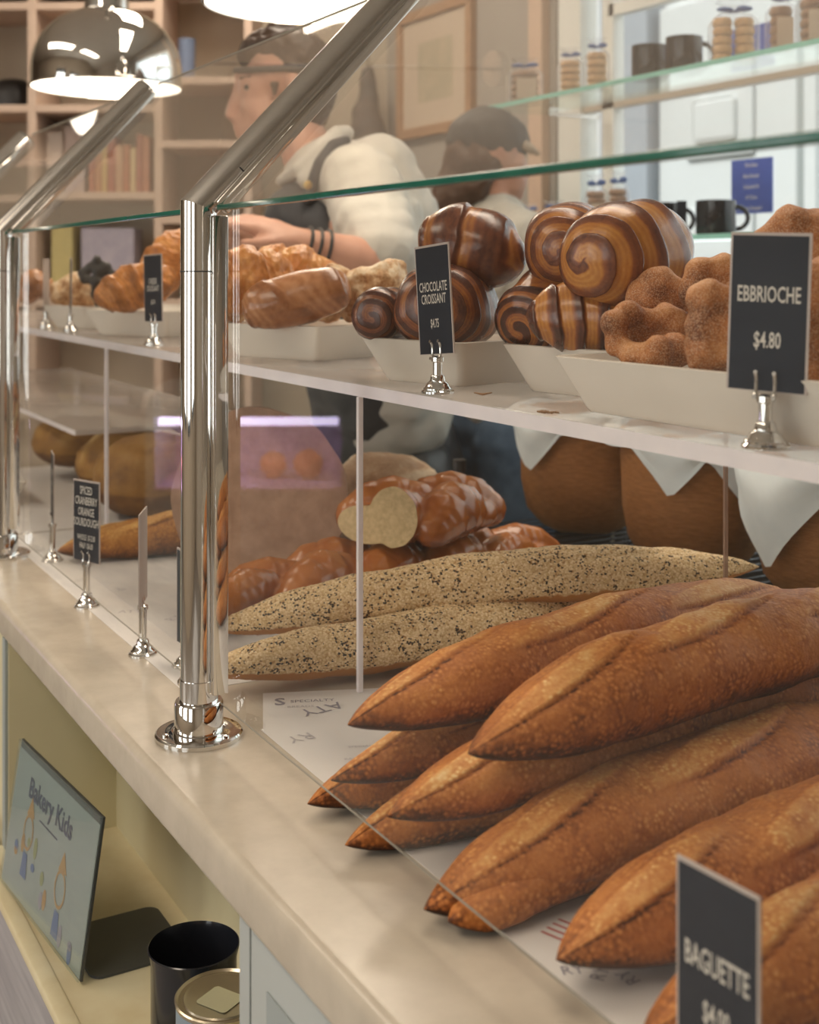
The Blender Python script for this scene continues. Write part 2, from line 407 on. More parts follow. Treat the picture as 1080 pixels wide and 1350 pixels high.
struct('sill', box(WX0, WX1, YB - .04, YB + .02, WZ0 - .03, WZ0), M['white'])

# white building across the lane
fac = struct('exterior_facade', box(-6.5, 4, 3.6, 3.75, -.3, 4.2), M['facade'])
struct('exterior_pier', box(-3.79, -3.44, 3.5, 3.6, -.3, 4.2), M['facade_grey'])
dr = struct('door_1', join(box(-3.40, -2.55, 3.54, 3.598, -.3, 2.6, .01), box(-3.20, -2.78, 3.52, 3.54, 1.87, 2.19, .012), box(-3.13, -2.87, 3.50, 3.52, 1.94, 2.13, .018), box(-3.20, -2.78, 3.52, 3.54, .9, 1.65, .012), box(-2.50, -2.44, 3.53, 3.598, -.3, 2.7)), M['facade'])
struct('ground', box(-6.5, 4.2, 2.0, 3.6, -.3, -.05), pbr('paving', (.5, .5, .48), .8, col2=(.45, .45, .43), scale=4))
struct('exterior_ground', box(-7, 5, -7, -3.6, -.3, -.05), pbr('pavement', (.4, .4, .4), .8, col2=(.45, .45, .43), scale=4))

# ------------------------------------------------------------------ counter
NX0, NX1, NZ0 = -.555, .232, .60
CX0, CX1, CYB = -2.9, 1.6, .74
# worktop with a rounded front edge
prof = []
r = .010
y0, z1, z0 = -.066, ZC, ZC - .041
for k in range(7):
    a = PI / 2 * k / 6
    prof.append((y0 + r - r * math.sin(a), z1 - r + r * math.cos(a)))
for k in range(5):
    a = PI / 2 * k / 4
    prof.append((y0 + .006 - .006 * math.cos(a), z0 + .006 - .006 * math.sin(a)))
prof += [(CYB, z0), (CYB, z1)]
rs = [[V((x, y, z)) for y, z in prof] for x in (CX0, CX1)]
o = link('worktop', rings(rs), M['quartz'], origin=((CX0 + CX1) / 2, .37, ZC - .041), auto=50)
tag(o, 'long beige stone worktop with rounded front edge under the breads', 'worktop')
ct = thing('counter_cabinet', 'cream and grey-blue counter cabinet with an open niche under the worktop', 'counter', (-.2, .3, 0))
ZU = ZC - .0415
link('carcass', join(box(CX0, NX0 - .02, -.045, CYB - .03, 0, ZU), box(NX1 + .02, CX1, -.02, CYB - .03, 0, ZU), box(NX0 - .02, NX1 + .02, .12, CYB - .03, 0, ZU), box(NX0 - .02, NX1 + .02, -.06, .12, 0, NZ0 - .03)), M['cream'], ct, smooth=False)
link('niche_back', box(NX0, NX1, .085, .119, NZ0, ZU), M['cream'], ct, smooth=False)
link('niche_side', box(NX0 - .018, NX0, -.060, .119, NZ0, ZU), M['cream'], ct, smooth=False)
link('niche_edge', box(NX0 - .02, NX0 - .004, -.064, -.0605, NZ0, ZU), M['greyblue'], ct, smooth=False)
link('niche_side', box(NX1, NX1 + .02, -.052, .119, NZ0, ZU), M['greyblue_light'], ct, smooth=False)
link('niche_floor', box(NX0 - .02, NX1 + .02, -.08, .119, NZ0 - .03, NZ0), M['cream_floor'], ct, smooth=False)
link('ledge', box(CX0, NX1 + .02, -.100, -.0805, NZ0 - .010, NZ0 + .004, .003), M['cream_floor'], ct)
d = link('door', box(NX1 + .021, 1.0, -.052, -.0205, NZ0 - .5, ZU - .004, .003), M['greyblue_light'], ct)
link('door_panel', box(NX1 + .056, .94, -.0535, -.0525, NZ0 - .4, ZU - .0455), M['greyblue'], d, smooth=False)
link('lower_panel', box(CX0, NX1 + .02, -.0665, -.0605, .1005, NZ0 - .031), pbr('lavender_grey_panel', (.46, .44, .45), .55, col2=(.34, .32, .34), scale=9, stretch=(.6, 5, 9)), ct, smooth=False)
link('skirting_board', box(CX0, NX1, -.075, -.0605, 0, .1), M['greyblue'], ct, smooth=False)

# ------------------------------------------------------------------ sneeze guard: posts and panes
GY, GZ0, GZE = .012, ZC + .038, 1.425
PX = [0.88, 0.0, -0.88, -1.76]
AY, AZ = .231, 1.672
def post(x, label):
    R = .0176
    t = thing('guard_post', label, 'post', (x, 0, ZC), 'chrome posts of the glass guard')
    n = 28
    def ring(c, ax, nrm, rr):     # circle swept square to the bisector = mitred elbow
        return [V((x + rr * math.cos(2 * PI * j / n), c[0] + nrm[0] * rr * math.sin(2 * PI * j / n), c[1] + nrm[1] * rr * math.sin(2 * PI * j / n))) for j in range(n)]
    dy, dz = AY, AZ - GZE
    L = math.hypot(dy, dz); dy /= L; dz /= L
    # pole along +z, arm along (dy,dz); mitre plane contains x and the bisector normal
    ang = math.atan2(dy, dz); h = math.tan(ang / 2)
    mit = (1, -h)
    def mring(rr): return [V((x + rr * math.cos(2 * PI * j / n), rr * math.sin(2 * PI * j / n), GZE + .004 - h * rr * math.sin(2 * PI * j / n))) for j in range(n)]
    p = link('pole', rings([ring((0, ZC + .03), None, (1, 0), R), mring(R)]), M['chrome'], t)
    link('seam', lathe([(R - .0005, GZE - .058), (R + .0003, GZE - .0578), (R + .0003, GZE - .0568), (R - .0005, GZE - .0566)], 28, (x, 0, 0), False, False), M['dark_seam'], p)
    perp = (dz, -dy)
    a = link('arm', rings([mring(R), ring((AY, AZ), None, perp, R)]), M['chrome_soft'], t)
    s0 = .055
    link('seam', rings([ring((dy * s0, GZE + dz * s0), None, perp, R + .0003), ring((dy * (s0 + .0012), GZE + dz * (s0 + .0012)), None, perp, R + .0003)], False, False), M['dark_seam'], a)
    link('end_cap', rings([ring((AY, AZ), None, perp, R - .002), ring((AY + dy * .004, AZ + dz * .004), None, perp, R - .003)]), M['dark_seam'], a)
    link('collar', lathe([(.0245, ZC + .004), (.0235, ZC + .012), (.0235, ZC + .033), (.0222, ZC + .035), (.0186, ZC + .0352), (.0186, ZC + .056), (.0177, ZC + .056)], 32, (x, 0, 0)), M['chrome'], t)
    link('base_flange', lathe([(.042, ZC), (.042, ZC + .004), (.0405, ZC + .0055), (.026, ZC + .0065), (.025, ZC + .006)], 48, (x, 0, 0)), M['chrome'], t)
    for k in range(3):
        an = .5 + k * 2 * PI / 3
        link('screw', lathe([(.0035, 0), (.0035, .0012), (.0022, .002)], 12, (x + .033 * math.cos(an), .033 * math.sin(an), ZC + .006)), M['chrome'], t)
    link('set_screw', tube([(x - .018, -.006, ZC + .046), (x - .027, -.009, ZC + .046)], [.005, .004], 12), M['chrome'], t)
    for s in (-1, 1):
        link('glass_channel', box(x + (s * .0212) - .0042, x + (s * .0212) + .0042, GY - .007, GY + .009, GZ0 + .006, GZE - .004, .002), M['chrome'], t)
        m = tr((x + s * .0200, GY, GZE)) @ rotx(-ang)
        link('arm_channel', xf(box(-.0050, .0050, -.008, .008, .004, L - .01, .002), m), M['chrome'], t)
    return t
post(PX[1], 'chrome guard post in front, flange screwed to the worktop beside the seeded loaves')
post(PX[2], 'second chrome guard post, behind the pastry signs, its arm crossing the pendant lamp')
post(PX[3], 'farthest chrome guard post, only its sloping arm showing')
post(PX[0], 'nearest chrome guard post, past the right end of the baguette pile')
bay = {0: 'over the baguettes', 1: 'between the front post and the second post', 2: 'beyond the second post'}
for i in range(3):
    x0, x1 = PX[i + 1] + .0258, PX[i] - .0258
    t = thing('sneeze_guard', 'upright clear glass of the counter guard %s' % bay[i], 'glass guard', ((x0 + x1) / 2, GY, GZ0), 'upright glass panels of the guard')
    link('pane', join(([V((x0, GY, GZ0)), V((x1, GY, GZ0)), V((x1, GY, GZE)), V((x0, GY, GZE))], [(0, 1, 2, 3)])), M['glass'], t, smooth=False)
    link('bottom_edge', box(x0, x1, GY - .0006, GY + .0008, GZ0 - .0010, GZ0 - .0002), pbr('pale_glass_edge', (.30, .28, .23), .3, col2=(.27, .25, .21)) if 'ge' not in M else M['ge'], t, smooth=False)
    M['ge'] = bpy.data.materials['pale_glass_edge']
    t = thing('sneeze_guard', 'sloping hazy glass of the counter guard %s' % bay[i], 'glass guard', ((x0 + x1) / 2, GY, GZE), 'sloping glass panels of the guard')
    Y0, Z0, Y1, Z1 = GY + .002, GZE + .006, GY + AY, AZ + .003
    link('pane', ([V((x0, Y0, Z0)), V((x1, Y0, Z0)), V((x1, Y1, Z1)), V((x0, Y1, Z1))], [(0, 1, 2, 3)]), M['glass_up'], t, smooth=False)
    link('lower_edge', box(x0, x1, GY - .004, GY + .004, GZE + .0005, GZE + .006, .0015), M['glass_edge'], t)
    link('upper_edge', box(x0, x1, Y1 - .0012, Y1 + .0012, Z1, Z1 + .002), M['ge'], t)

# ------------------------------------------------------------------ acrylic shelf and its supports
SY0, SY1 = .19, .58
t = thing('display_shelf', 'long milky acrylic shelf carrying the pastry trays', 'shelf', (-.85, .4, ZS - .014))
link('board', box(-2.7, 1.0, SY0, SY1, ZS - .014, ZS, .0015), M['acrylic'], t)
link('front_edge', box(-2.7, 1.0, SY0 - .0012, SY0 - .0002, ZS - .0135, ZS - .001), M['acrylic_edge'], t)
for (x, y) in ((-.032, .1885), (-.97, .1885)):
    link('support', box(x - .003, x + .003, y, y + .006, ZC + .0008, ZS - .0142, .001), M['acrylic_edge'], t)
link('support', box(.1135, .1161, .571, .576, ZC + .0008, ZS - .0142), pbr('amber_acrylic', (.50, .33, .24), .2, col2=(.46, .30, .22), alpha=.7), t, smooth=False)
t = thing('display_shelf', 'low acrylic shelf beyond the second divider, above the round loaves', 'shelf', (-1.9, .4, 1.05))
link('board', box(-2.7, -1.2, .2, .58, 1.058, 1.068, .001), M['acrylic'], t)
link('front_edge', box(-2.7, -1.2, .1985, .1997, 1.0585, 1.0675), M['acrylic_edge'], t)
for x in (-1.22, -1.85, -2.6): link('support', box(x - .01, x + .01, .566, .579, ZC + .0008, 1.0578), M['acrylic_edge'], t)
# ------------------------------------------------------------------ breads on the worktop
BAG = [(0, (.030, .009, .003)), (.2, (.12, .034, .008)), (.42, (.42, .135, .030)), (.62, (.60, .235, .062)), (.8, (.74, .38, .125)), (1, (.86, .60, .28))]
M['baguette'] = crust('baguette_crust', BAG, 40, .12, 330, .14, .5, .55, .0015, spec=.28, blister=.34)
M['baguette_gold'] = crust('golden_crust', [(0, (.06, .02, .005)), (.3, (.26, .085, .015)), (.55, (.50, .21, .04)), (.8, (.68, .38, .11)), (1, (.8, .55, .25))], 45, .2, 300, .2, .35, .5, .0012, blister=.3)
M['seeded'] = seeded('seeded_crust')
def spindle(p0, p1, r, sag=0., seed=0, slashes=4, ni=210, nj=88, squash=.82, tip=3.4, power=.80, phase=.2, lowtint=.30, wob=.12, side=0., slash_amp=1.):
    p0, p1 = V(p0), V(p1)
    ax = (p1 - p0); L = ax.length; ax.normalize()
    sd = V((0, 0, 1)).cross(ax).normalized(); up = ax.cross(sd)
    rs, tint = [], []
    rnd = random.Random(seed)
    cuts = [((k + phase + rnd.uniform(-.05, .05)) / slashes, rnd.uniform(-.38, -.05)) for k in range(slashes)]
    so = V((seed * 5.3, seed * 2.9, 0))
    for i in range(ni + 1):
        t = i / ni
        f = max(0., 1 - abs(2 * t - 1) ** tip) ** power
        c = p0 + ax * (L * t) + up * (sag * math.sin(PI * t)) + sd * (side * math.sin(PI * t))
        c += sd * (.006 * mnoise.noise(V((t * 3, 0, 1)) + so)) + up * (.003 * mnoise.noise(V((t * 4, 5, 1)) + so))
        rr = r * max(f, .012)
        ring = []
        for j in range(nj):
            a = 2 * PI * j / nj
            ca, sa = math.cos(a), math.sin(a)
            ex = 1.06
            z = sa * (squash if sa < 0 else .97)
            h = 1 + wob * mnoise.noise(V((t * L * 18, ca * 1.2, sa * 1.2)) + so) + .018 * mnoise.noise(V((t * L * 90, ca * 5, sa * 5)) + so)
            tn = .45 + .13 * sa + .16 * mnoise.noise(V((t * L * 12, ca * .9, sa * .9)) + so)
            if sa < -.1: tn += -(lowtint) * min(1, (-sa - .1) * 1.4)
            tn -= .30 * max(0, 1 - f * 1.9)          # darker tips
            for tk, a0 in cuts:
                u = (t - tk) * slashes / .92
                if abs(u) < .62 and sa > -.45:
                    aa = math.atan2(ca, sa)            # 0 at the top
                    v = aa - a0 - .70 * u
                    w = math.cos(min(1, abs(u) / .62) * PI / 2) ** .6
                    hw = .33 * w + .02
                    q = v / hw
                    if abs(q) < 1.9:
                        inn = 1 / (1 + math.exp((abs(q) - 1) * 9))
                        tn += slash_amp * w * inn * (.19 + .14 * mnoise.noise(V((t * L * 60, v * 6, 2)) + so))
                        h += slash_amp * w * (.075 * inn - .06 * math.exp(-((q + 1.12) / .16) ** 2))
                        lip = math.exp(-((q + .86) / .15) ** 2)         # torn ear along the cut
                        h += slash_amp * w * .055 * lip; tn += slash_amp * w * .10 * lip
                        tn -= slash_amp * w * (.34 * math.exp(-((q + 1.14) / .15) ** 2) + .16 * math.exp(-((q - 1.05) / .2) ** 2))
            q = c + sd * (ca * ex * rr * h) + up * (z * rr * h); q.z = max(q.z, ZC + .0012); ring.append(q)
            tint.append(tn)
        rs.append(ring)
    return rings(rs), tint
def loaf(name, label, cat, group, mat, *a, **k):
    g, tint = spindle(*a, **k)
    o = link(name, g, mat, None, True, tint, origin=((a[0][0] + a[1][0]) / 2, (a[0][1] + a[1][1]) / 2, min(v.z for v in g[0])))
    return tag(o, label, cat, group)
PILE = 'baguettes piled on the printed paper'
E = .55
bags = [
 # tip, tail, radius, sag, seed, slashes, phase
 ((.222, .012, .932), (.215, E, .955), .036, .004, 1, 4, .3, 'thin baguette low in the pile, its pointed tip farthest out on the worktop at left'),
 ((.296, .008, .932), (.290, E, .957), .037, .004, 2, 4, .1, 'baguette on the worktop with an orange burnt tip poking under the glass'),
 ((.415, .008, .936), (.395, E, .955), .0435, .014, 3, 3, .55, 'big baguette at pile front with a split double tip on the paper'),
 ((.5256, .036, .946), (.508, E, .966), .0425, .004, 4, 3, .35, 'baguette behind the baguette price sign, blunt tip on the paper'),
 ((.612, .030, .946), (.602, E, .966), .041, .002, 5, 3, .4, 'nearest baguette, at the foot of the pile behind the price sign'),
 ((.262, .014, .966), (.240, E, .976), .031, .012, 6, 4, .2, 'slim baguette whose dark tip points over the paper just above the lowest left one'),
 ((.362, .010, .977), (.330, E, .990), .037, .012, 7, 4, .5, 'middle-layer baguette squeezed between the front one and the topmost big one'),
 ((.298, .011, 1.022), (.195, E + .06, 1.012), .0400, .014, 8, 3, .28, 'rearmost top baguette of the pile with a wide pale split along its back'),
 ((.405, .050, 1.030), (.335, E + .05, 1.030), .0430, .016, 9, 3, .42, 'topmost big baguette with a long pale yellow score mark'),
]
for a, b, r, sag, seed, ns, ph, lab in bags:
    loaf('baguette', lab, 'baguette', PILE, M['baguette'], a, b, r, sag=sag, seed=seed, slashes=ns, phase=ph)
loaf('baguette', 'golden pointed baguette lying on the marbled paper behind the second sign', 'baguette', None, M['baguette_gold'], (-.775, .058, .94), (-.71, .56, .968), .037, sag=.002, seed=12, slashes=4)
g, tint = spindle((.430, .016, .932), (.432, .17, .944), .0185, seed=33, slashes=1, slash_amp=0, ni=70, nj=40)
link('split_tip', g, M['baguette'], bpy.data.objects['baguette.002'], True, tint)
SEED = 'sesame and poppy seeded loaves'
def seed_tint(t): return [min(1., max(0., (x - .28) * 3.2)) for x in t]
def seedloaf(label, *a, **k):
    g, _ = spindle(*a, slash_amp=.5, **k)
    nsv = normals(g)
    p0, p1 = V(a[0]), V(a[1])
    cz = {}
    nj = 88
    tint = []
    for i in range(len(g[0])):
        j = i % nj; sa = math.sin(2 * PI * j / nj)
        tint.append(min(1., max(0., .5 + (sa + .35) * 1.6)))
    g = rough(g, .0007, 420, 3, 2)
    o = link('seeded_loaf', g, M['seeded'], None, True, tint, origin=((p0.x + p1.x) / 2, (p0.y + p1.y) / 2, min(v.z for v in g[0])))
    return tag(o, label, 'seeded loaf', SEED)
seedloaf('upper seeded loaf, long and pointed, crossing over the lower seeded one', (-.212, .088, .957), (.050, .690, 1.012), .036, sag=.015, seed=20, slashes=3, tip=3.0, ni=220)
seedloaf('lower seeded loaf lying on the paper in front of the other', (-.098, .030, .948), (-.030, .68, .952), .0345, sag=.003, seed=21, slashes=3, tip=3.2, ni=220)

# challah: braided rows of glossy strands
M['challah'] = crust('challah_crust', [(0, (.05, .012, .003)), (.3, (.19, .045, .008)), (.55, (.36, .105, .02)), (.8, (.52, .20, .05)), (1, (.70, .42, .16))], 25, .16, 240, .07, .12, .22, .001, spec=.6)
M['crumb'] = pbr('bread_crumb', (.66, .50, .27), .8, col2=(.50, .37, .19), scale=140, bump=.5, bscale=220, dist=.002)
def braid(p0, p1, w, h, n, seed, cut=False):
    p0, p1 = V(p0), V(p1); ax = (p1 - p0); L = ax.length; ax.normalize()
    sd = V((0, 0, 1)).cross(ax).normalized()
    parts = []
    for i in range(n):
        t = (i + .5) / n
        f = (1 - abs(2 * t - 1) ** 3) ** .5 if not cut else (1 if t < .6 else (1 - ((t - .6) / .4) ** 3) ** .5)
        for s in (-1, 1):
            tt = t + (.25 / n) * s
            c = p0 + ax * (L * tt) + sd * (s * w * .30 * f) + V((0, 0, h * .08 * f))
            e = []
            for q in range(5):
                k = (q - 2) / 2
                e.append((c + ax * (k * L / n * .50) + sd * (-s * k * w * .22 * f) + V((0, 0, -.18 * h * k * k)), max(.004, (h * .50 * f) * (1 - .34 * k * k))))
            parts.append(chain(e))
        for q in range(4):
            t2 = (i + q / 4) / n
            parts.append(sphere(p0 + ax * (L * t2) + V((0, 0, -h * .10)), (w * .37 * f, L / n * .5, h * .31 * f), 3))
    g = voxel(join(*parts), .0026, 2)
    zmin = min(v.z for v in g[0]); base = p0.z - h * .48
    g = ([V((v.x, v.y, max(v.z, base))) for v in g[0]], g[1])
    return g, ax
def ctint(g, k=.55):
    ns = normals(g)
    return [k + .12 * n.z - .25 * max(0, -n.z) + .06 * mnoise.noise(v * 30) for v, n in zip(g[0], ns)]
CH = 'braided challah loaves'
g, _ = braid((-.335, .155, .962), (-.36, .66, .962), .105, .084, 5, 1)
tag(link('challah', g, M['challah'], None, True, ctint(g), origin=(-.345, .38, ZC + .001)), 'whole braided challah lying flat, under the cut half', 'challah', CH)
t = thing('challah', 'halved challah with its pale cut face showing, on top of the whole challah', 'challah', (-.31, .43, 1.002), CH)
g, ax = braid((-.318, .345, 1.040), (-.322, .53, 1.040), .128, .082, 2, 2, True)
def clip(g, co, no, fill=False):
    bm = bmesh.new()
    vv = [bm.verts.new(v) for v in g[0]]
    for f in g[1]:
        try: bm.faces.new([vv[i] for i in f])
        except ValueError: pass
    r = bmesh.ops.bisect_plane(bm, geom=bm.verts[:] + bm.edges[:] + bm.faces[:], plane_co=co, plane_no=no, clear_outer=True)
    loop = [e for e in r['geom_cut'] if isinstance(e, bmesh.types.BMEdge)]
    # order cut loop
    adj = {}
    for e in loop:
        for v in e.verts: adj.setdefault(v, []).append(e.other_vert(v))
    cutloop = []
    if adj:
        v0 = next(iter(adj)); prev = None; cur = v0
        while True:
            cutloop.append(cur.co.copy())
            nx = [w for w in adj[cur] if w is not prev]
            if not nx or nx[0] is v0 or len(cutloop) > len(adj): break
            prev, cur = cur, nx[0]
            if cur is v0: break
    return from_bm(bm), cutloop
no = V((.42, -.9, .08)).normalized()
g, loop = clip(g, V((-.318, .352, 1.04)), no)
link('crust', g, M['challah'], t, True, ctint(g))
link('cut_face', ([p + no * .0004 for p in loop], [tuple(range(len(loop)))]), M['crumb'], t, smooth=False)

# round loaves
M['rye'] = crust('floury_rye', [(0, (.10, .05, .03)), (.35, (.26, .14, .08)), (.6, (.42, .27, .16)), (.85, (.66, .52, .36)), (1, (.8, .7, .55))], 25, .25, 200, .15, .3, .7, .001)
M['miche_face'] = pbr('brown_crumb', (.44, .27, .18), .85, col2=(.33, .19, .12), scale=38, detail=8, bump=.5, bscale=160, dist=.002)
M['gold_loaf'] = crust('golden_loaf', [(0, (.03, .012, .004)), (.3, (.14, .055, .012)), (.55, (.30, .145, .03)), (.8, (.42, .24, .07)), (1, (.60, .42, .18))], 18, .25, 120, .12, .3, .6, .001)
def boule(c, r, h, seed, pat=1):
    rs, tint = [], []
    ni, nj = 40, 72
    c = V(c); so = V((seed * 3.7, seed, 0))
    for i in range(ni + 1):
        a = -PI / 2 + PI * i / ni
        ca, sa = math.cos(a), math.sin(a)
        rr = r * max(ca, .001) ** .75; zz = h * .5 + h * .5 * sa * (1 if sa > 0 else .92)
        ring = []
        for j in range(nj):
            b = 2 * PI * j / nj
            d = V((math.cos(b) * ca, math.sin(b) * ca, sa))
            k = 1 + .05 * mnoise.noise(d * 2.3 + so) + .015 * mnoise.noise(d * 9 + so)
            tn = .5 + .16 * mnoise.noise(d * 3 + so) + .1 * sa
            if pat == 1:      # long scored ears
                q = math.sin((d.x * 1.0 + d.y * .35) * 5 + seed)
                e = max(0, q - .72) / .28 * max(0, sa + .1)
                tn += .35 * e; k += .03 * e
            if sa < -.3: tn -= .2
            ring.append(c + V((math.cos(b) * rr * k, math.sin(b) * rr * k, zz * k)))
            tint.append(tn)
        rs.append(ring)
    return rings(rs), tint
def roundloaf(label, c, r, h, seed, mat, rot=None, pat=1):
    g, tint = boule((0, 0, 0), r, h, seed, pat)
    if rot: g = xf(g, rot)
    zm = min(v.z for v in g[0])
    g = move(g, (c[0], c[1], c[2] - zm))
    o = link('round_loaf', g, mat, None, True, tint, origin=c)
    return tag(o, label, 'loaf')
roundloaf('floury brown round loaf standing behind the cut challah', (-.575, .52, ZC + .001), .092, .165, 4, M['rye'])
roundloaf('large golden round loaf on the worktop behind the thin acrylic divider', (-1.075, .305, ZC + .001), .105, .152, 7, M['gold_loaf'], pat=0)
roundloaf('golden loaf with dark scores under the low acrylic shelf', (-1.30, .33, ZC + .001), .10, .135, 9, M['gold_loaf'])
roundloaf('browner loaf at the far end under the low acrylic shelf', (-1.56, .30, ZC + .026), .095, .11, 11, M['gold_loaf'])
t = thing('half_loaf', 'huge halved dark loaf standing on its side, brown cut face toward the front', 'loaf', (-.50, .30, ZC + .001))
n = V((.80, -.52, .14)).normalized()
g, tint = boule((0, 0, -.150), .150, .300, 15, 0)
g = ([v.normalized() * (.126 + .006 * mnoise.noise(v * 14)) for v in g[0]], g[1])
g, loop = clip(g, V((0, 0, 0)), V((1, 0, 0)))
g = ([V((v.x * .8, v.y, v.z)) for v in g[0]], g[1])
ang = math.atan2(n.y, n.x)
mm = tr((-.495, .272, ZC + .126)) @ rotz(ang) @ roty(-.10)
g = xf(g, mm)
loop = [mm @ p for p in loop]
nn = (mm.to_3x3() @ V((1, 0, 0))).normalized()
dz = ZC + .001 - min(v.z for v in g[0])
g = move(g, (0, 0, dz))
link('crust', g, M['rye'], t, True, [.42 + .12 * mnoise.noise(v * 20) for v in g[0]])
link('cut_face', rough(([p + nn * .0005 + V((0, 0, dz)) for p in loop], [tuple(range(len(loop)))]), 0, 1), M['miche_face'], t, smooth=False)
# ------------------------------------------------------------------ papers under the breads
def sheet(label, poly, z, mat, group):
    t = thing('paper_sheet', label, 'paper', (sum(p[0] for p in poly) / len(poly), sum(p[1] for p in poly) / len(poly), z), group)
    link('sheet', prism(poly, z, z + .0004), mat, t, smooth=False)
    return t
zp = ZC + .0003
t = sheet('white bakery paper printed with grey words, under the baguettes', [(-.080, .101), (.022, .0575), (.68, .0500), (.72, .62), (.14, .64)], zp, M['paper'], None)
def flat(s, x, y, h, ang, mat, sx=1., bold=0.):
    link('print', xf(text(s, h, sx, bold), tr((x, y, zp + .0009)) @ rotz(ang)), mat, t, smooth=False)
A = math.radians(68)
flat('SPECIALTY', -.032, .136, .0075, A, M['ink'], .9)
flat('ATY', -.006, .134, .019, A + 3.6, M['ink'], .95)
flat('RY', .055, .082, .017, A + 3.6, M['ink_light'], .95)
flat('S', -.045, .105, .020, A, M['ink'], .9, .02)
flat('BREADS', -.022, .118, .0055, A, M['ink_light'])
for q, (x, y) in enumerate(((.105, .125), (.128, .105), (.12, .15), (.150, .092), (.155, .15))):
    flat(['SPECIALTY', 'BAKERY', 'BREADS', 'BAKERY', 'SPECIALTY'][q], x, y, .0045, A, M['ink_light'])
flat('C', .145, .19, .03, A, M['ink_light'], 1)
flat('C', .182, .14, .03, A, M['ink_light'], 1)
for q in range(4):
    link('print', box(.185, .255, .165 + q * .007, .1668 + q * .007, zp + .0008, zp + .0009), M['red_ink'], t, smooth=False)
for q in range(4):
    link('print', xf(box(-.03, .03, q * .007, q * .007 + .0018, 0, .0001), tr((.485, .085, zp + .0008)) @ rotz(.35)), M['red_ink'], t, smooth=False)
flat('C', .470, .105, .025, A, M['ink'], 1)
for q in range(3): flat('RY', .505 + q * .012, .065 + q * .013, .010, A + q, M['ink'], .9)
t = sheet('marbled printed paper under the round loaves, behind the tall sign stands', [(-1.02, .032), (-.125, .030), (-.10, .72), (-1.02, .72)], zp, M['marble_paper'], None)
for q, (x, y, h, w) in enumerate(((-.46, .075, .013, 'ATY'), (-.40, .115, .016, 'RY'), (-.58, .10, .012, 'RY'), (-.33, .14, .014, 'ATY'), (-.66, .06, .012, 'ATY'))):
    link('print', xf(text(w, h, .9), tr((x, y, zp + .0006)) @ rotz(A + q)), M['ink_light'], t, smooth=False)
sheet('white bakery paper lying beyond the marbled one near the far post', [(-1.75, .03), (-1.03, .028), (-1.03, .7), (-1.75, .7)], zp, M['paper'], None)
t = sheet('white paper showing behind the challah', [(-.60, .7205), (-.20, .7205), (-.20, .735), (-.60, .735)], zp, M['paper'], None)
# ------------------------------------------------------------------ trays on the acrylic shelf
def rrect(w, d, r, z, n=6):
    pts = []
    for cx, cy, a0 in ((w / 2 - r, d / 2 - r, 0), (-w / 2 + r, d / 2 - r, PI / 2), (-w / 2 + r, -d / 2 + r, PI), (w / 2 - r, -d / 2 + r, 1.5 * PI)):
        for k in range(n + 1):
            a = a0 + PI / 2 * k / n
            pts.append(V((cx + r * math.cos(a), cy + r * math.sin(a), z)))
    return pts
def tray(label, cx, cy, w, d, rot, z=ZS, h=.046):
    o = .02
    rs = [rrect(w - 2 * o, d - 2 * o, .010, 0), rrect(w - 2 * o + .004, d - 2 * o + .004, .010, .003), rrect(w, d, .007, h), rrect(w - .004, d - .004, .006, h + .001), rrect(w - .008, d - .008, .006, h), rrect(w - 2 * o - .004, d - 2 * o - .004, .010, .008)]
    g = xf(rings(rs), tr((cx, cy, z + .0005)) @ rotz(math.radians(rot)))
    return tag(link('serving_tray', g, M['porcelain'], origin=(cx, cy, z), auto=50), label, 'tray', 'white porcelain trays')
tray('white tray under the plain croissants, right of the front post', -.445, .335, .20, .19, 20)
tray('white tray holding the chocolate croissants behind their sign', -.012, .302, .155, .15, 14)
tray('white tray under the big swirled chocolate croissant', .172, .372, .155, .17, 8)
tray('longest white tray, sugared pastries on it, behind the nearest shelf sign', .475, .318, .40, .20, 0)
tray('white tray left of the front post, behind the cheese croissant sign', -1.12, .345, .22, .20, 25)
tray('white tray farthest along the shelf, by the second post', -1.43, .35, .24, .21, 20)
tray('empty white tray on the worktop at the far left, by the second post', -1.40, .085, .26, .085, 0, ZC + .001)

# ------------------------------------------------------------------ pastries
CRO = [(0, (.030, .010, .006)), (.22, (.10, .030, .016)), (.42, (.24, .075, .028)), (.60, (.40, .145, .032)), (.8, (.52, .22, .045)), (1, (.64, .33, .09))]
M['choc_croissant'] = crust('chocolate_laminated_crust', CRO, 60, .12, 320, .12, .2, .26, .0008, spec=.6)
M['croissant'] = crust('golden_laminated_crust', [(0, (.10, .03, .008)), (.3, (.34, .12, .025)), (.55, (.58, .225, .055)), (.8, (.70, .35, .115)), (1, (.80, .54, .26))], 50, .26, 300, .18, .4, .4, .001)
M['glazed'] = crust('glazed_brown_crust', [(0, (.05, .015, .006)), (.3, (.22, .075, .025)), (.55, (.42, .18, .075)), (.8, (.58, .30, .15)), (1, (.7, .45, .3))], 40, .2, 200, .12, .2, .25, .001, spec=.6)
M['almond'] = crust('almond_crust', [(0, (.12, .04, .015)), (.3, (.38, .17, .06)), (.5, (.60, .36, .18)), (.7, (.74, .56, .36)), (1, (.86, .76, .6))], 60, .4, 160, .35, .5, .55, .002)
M['sugared'] = crust('cinnamon_sugar_crust', [(0, (.05, .014, .005)), (.3, (.16, .050, .016)), (.55, (.42, .155, .046)), (.8, (.60, .29, .115)), (1, (.74, .47, .25))], 30, .28, 420, .25, .5, .6, .0012, sugar=.28)
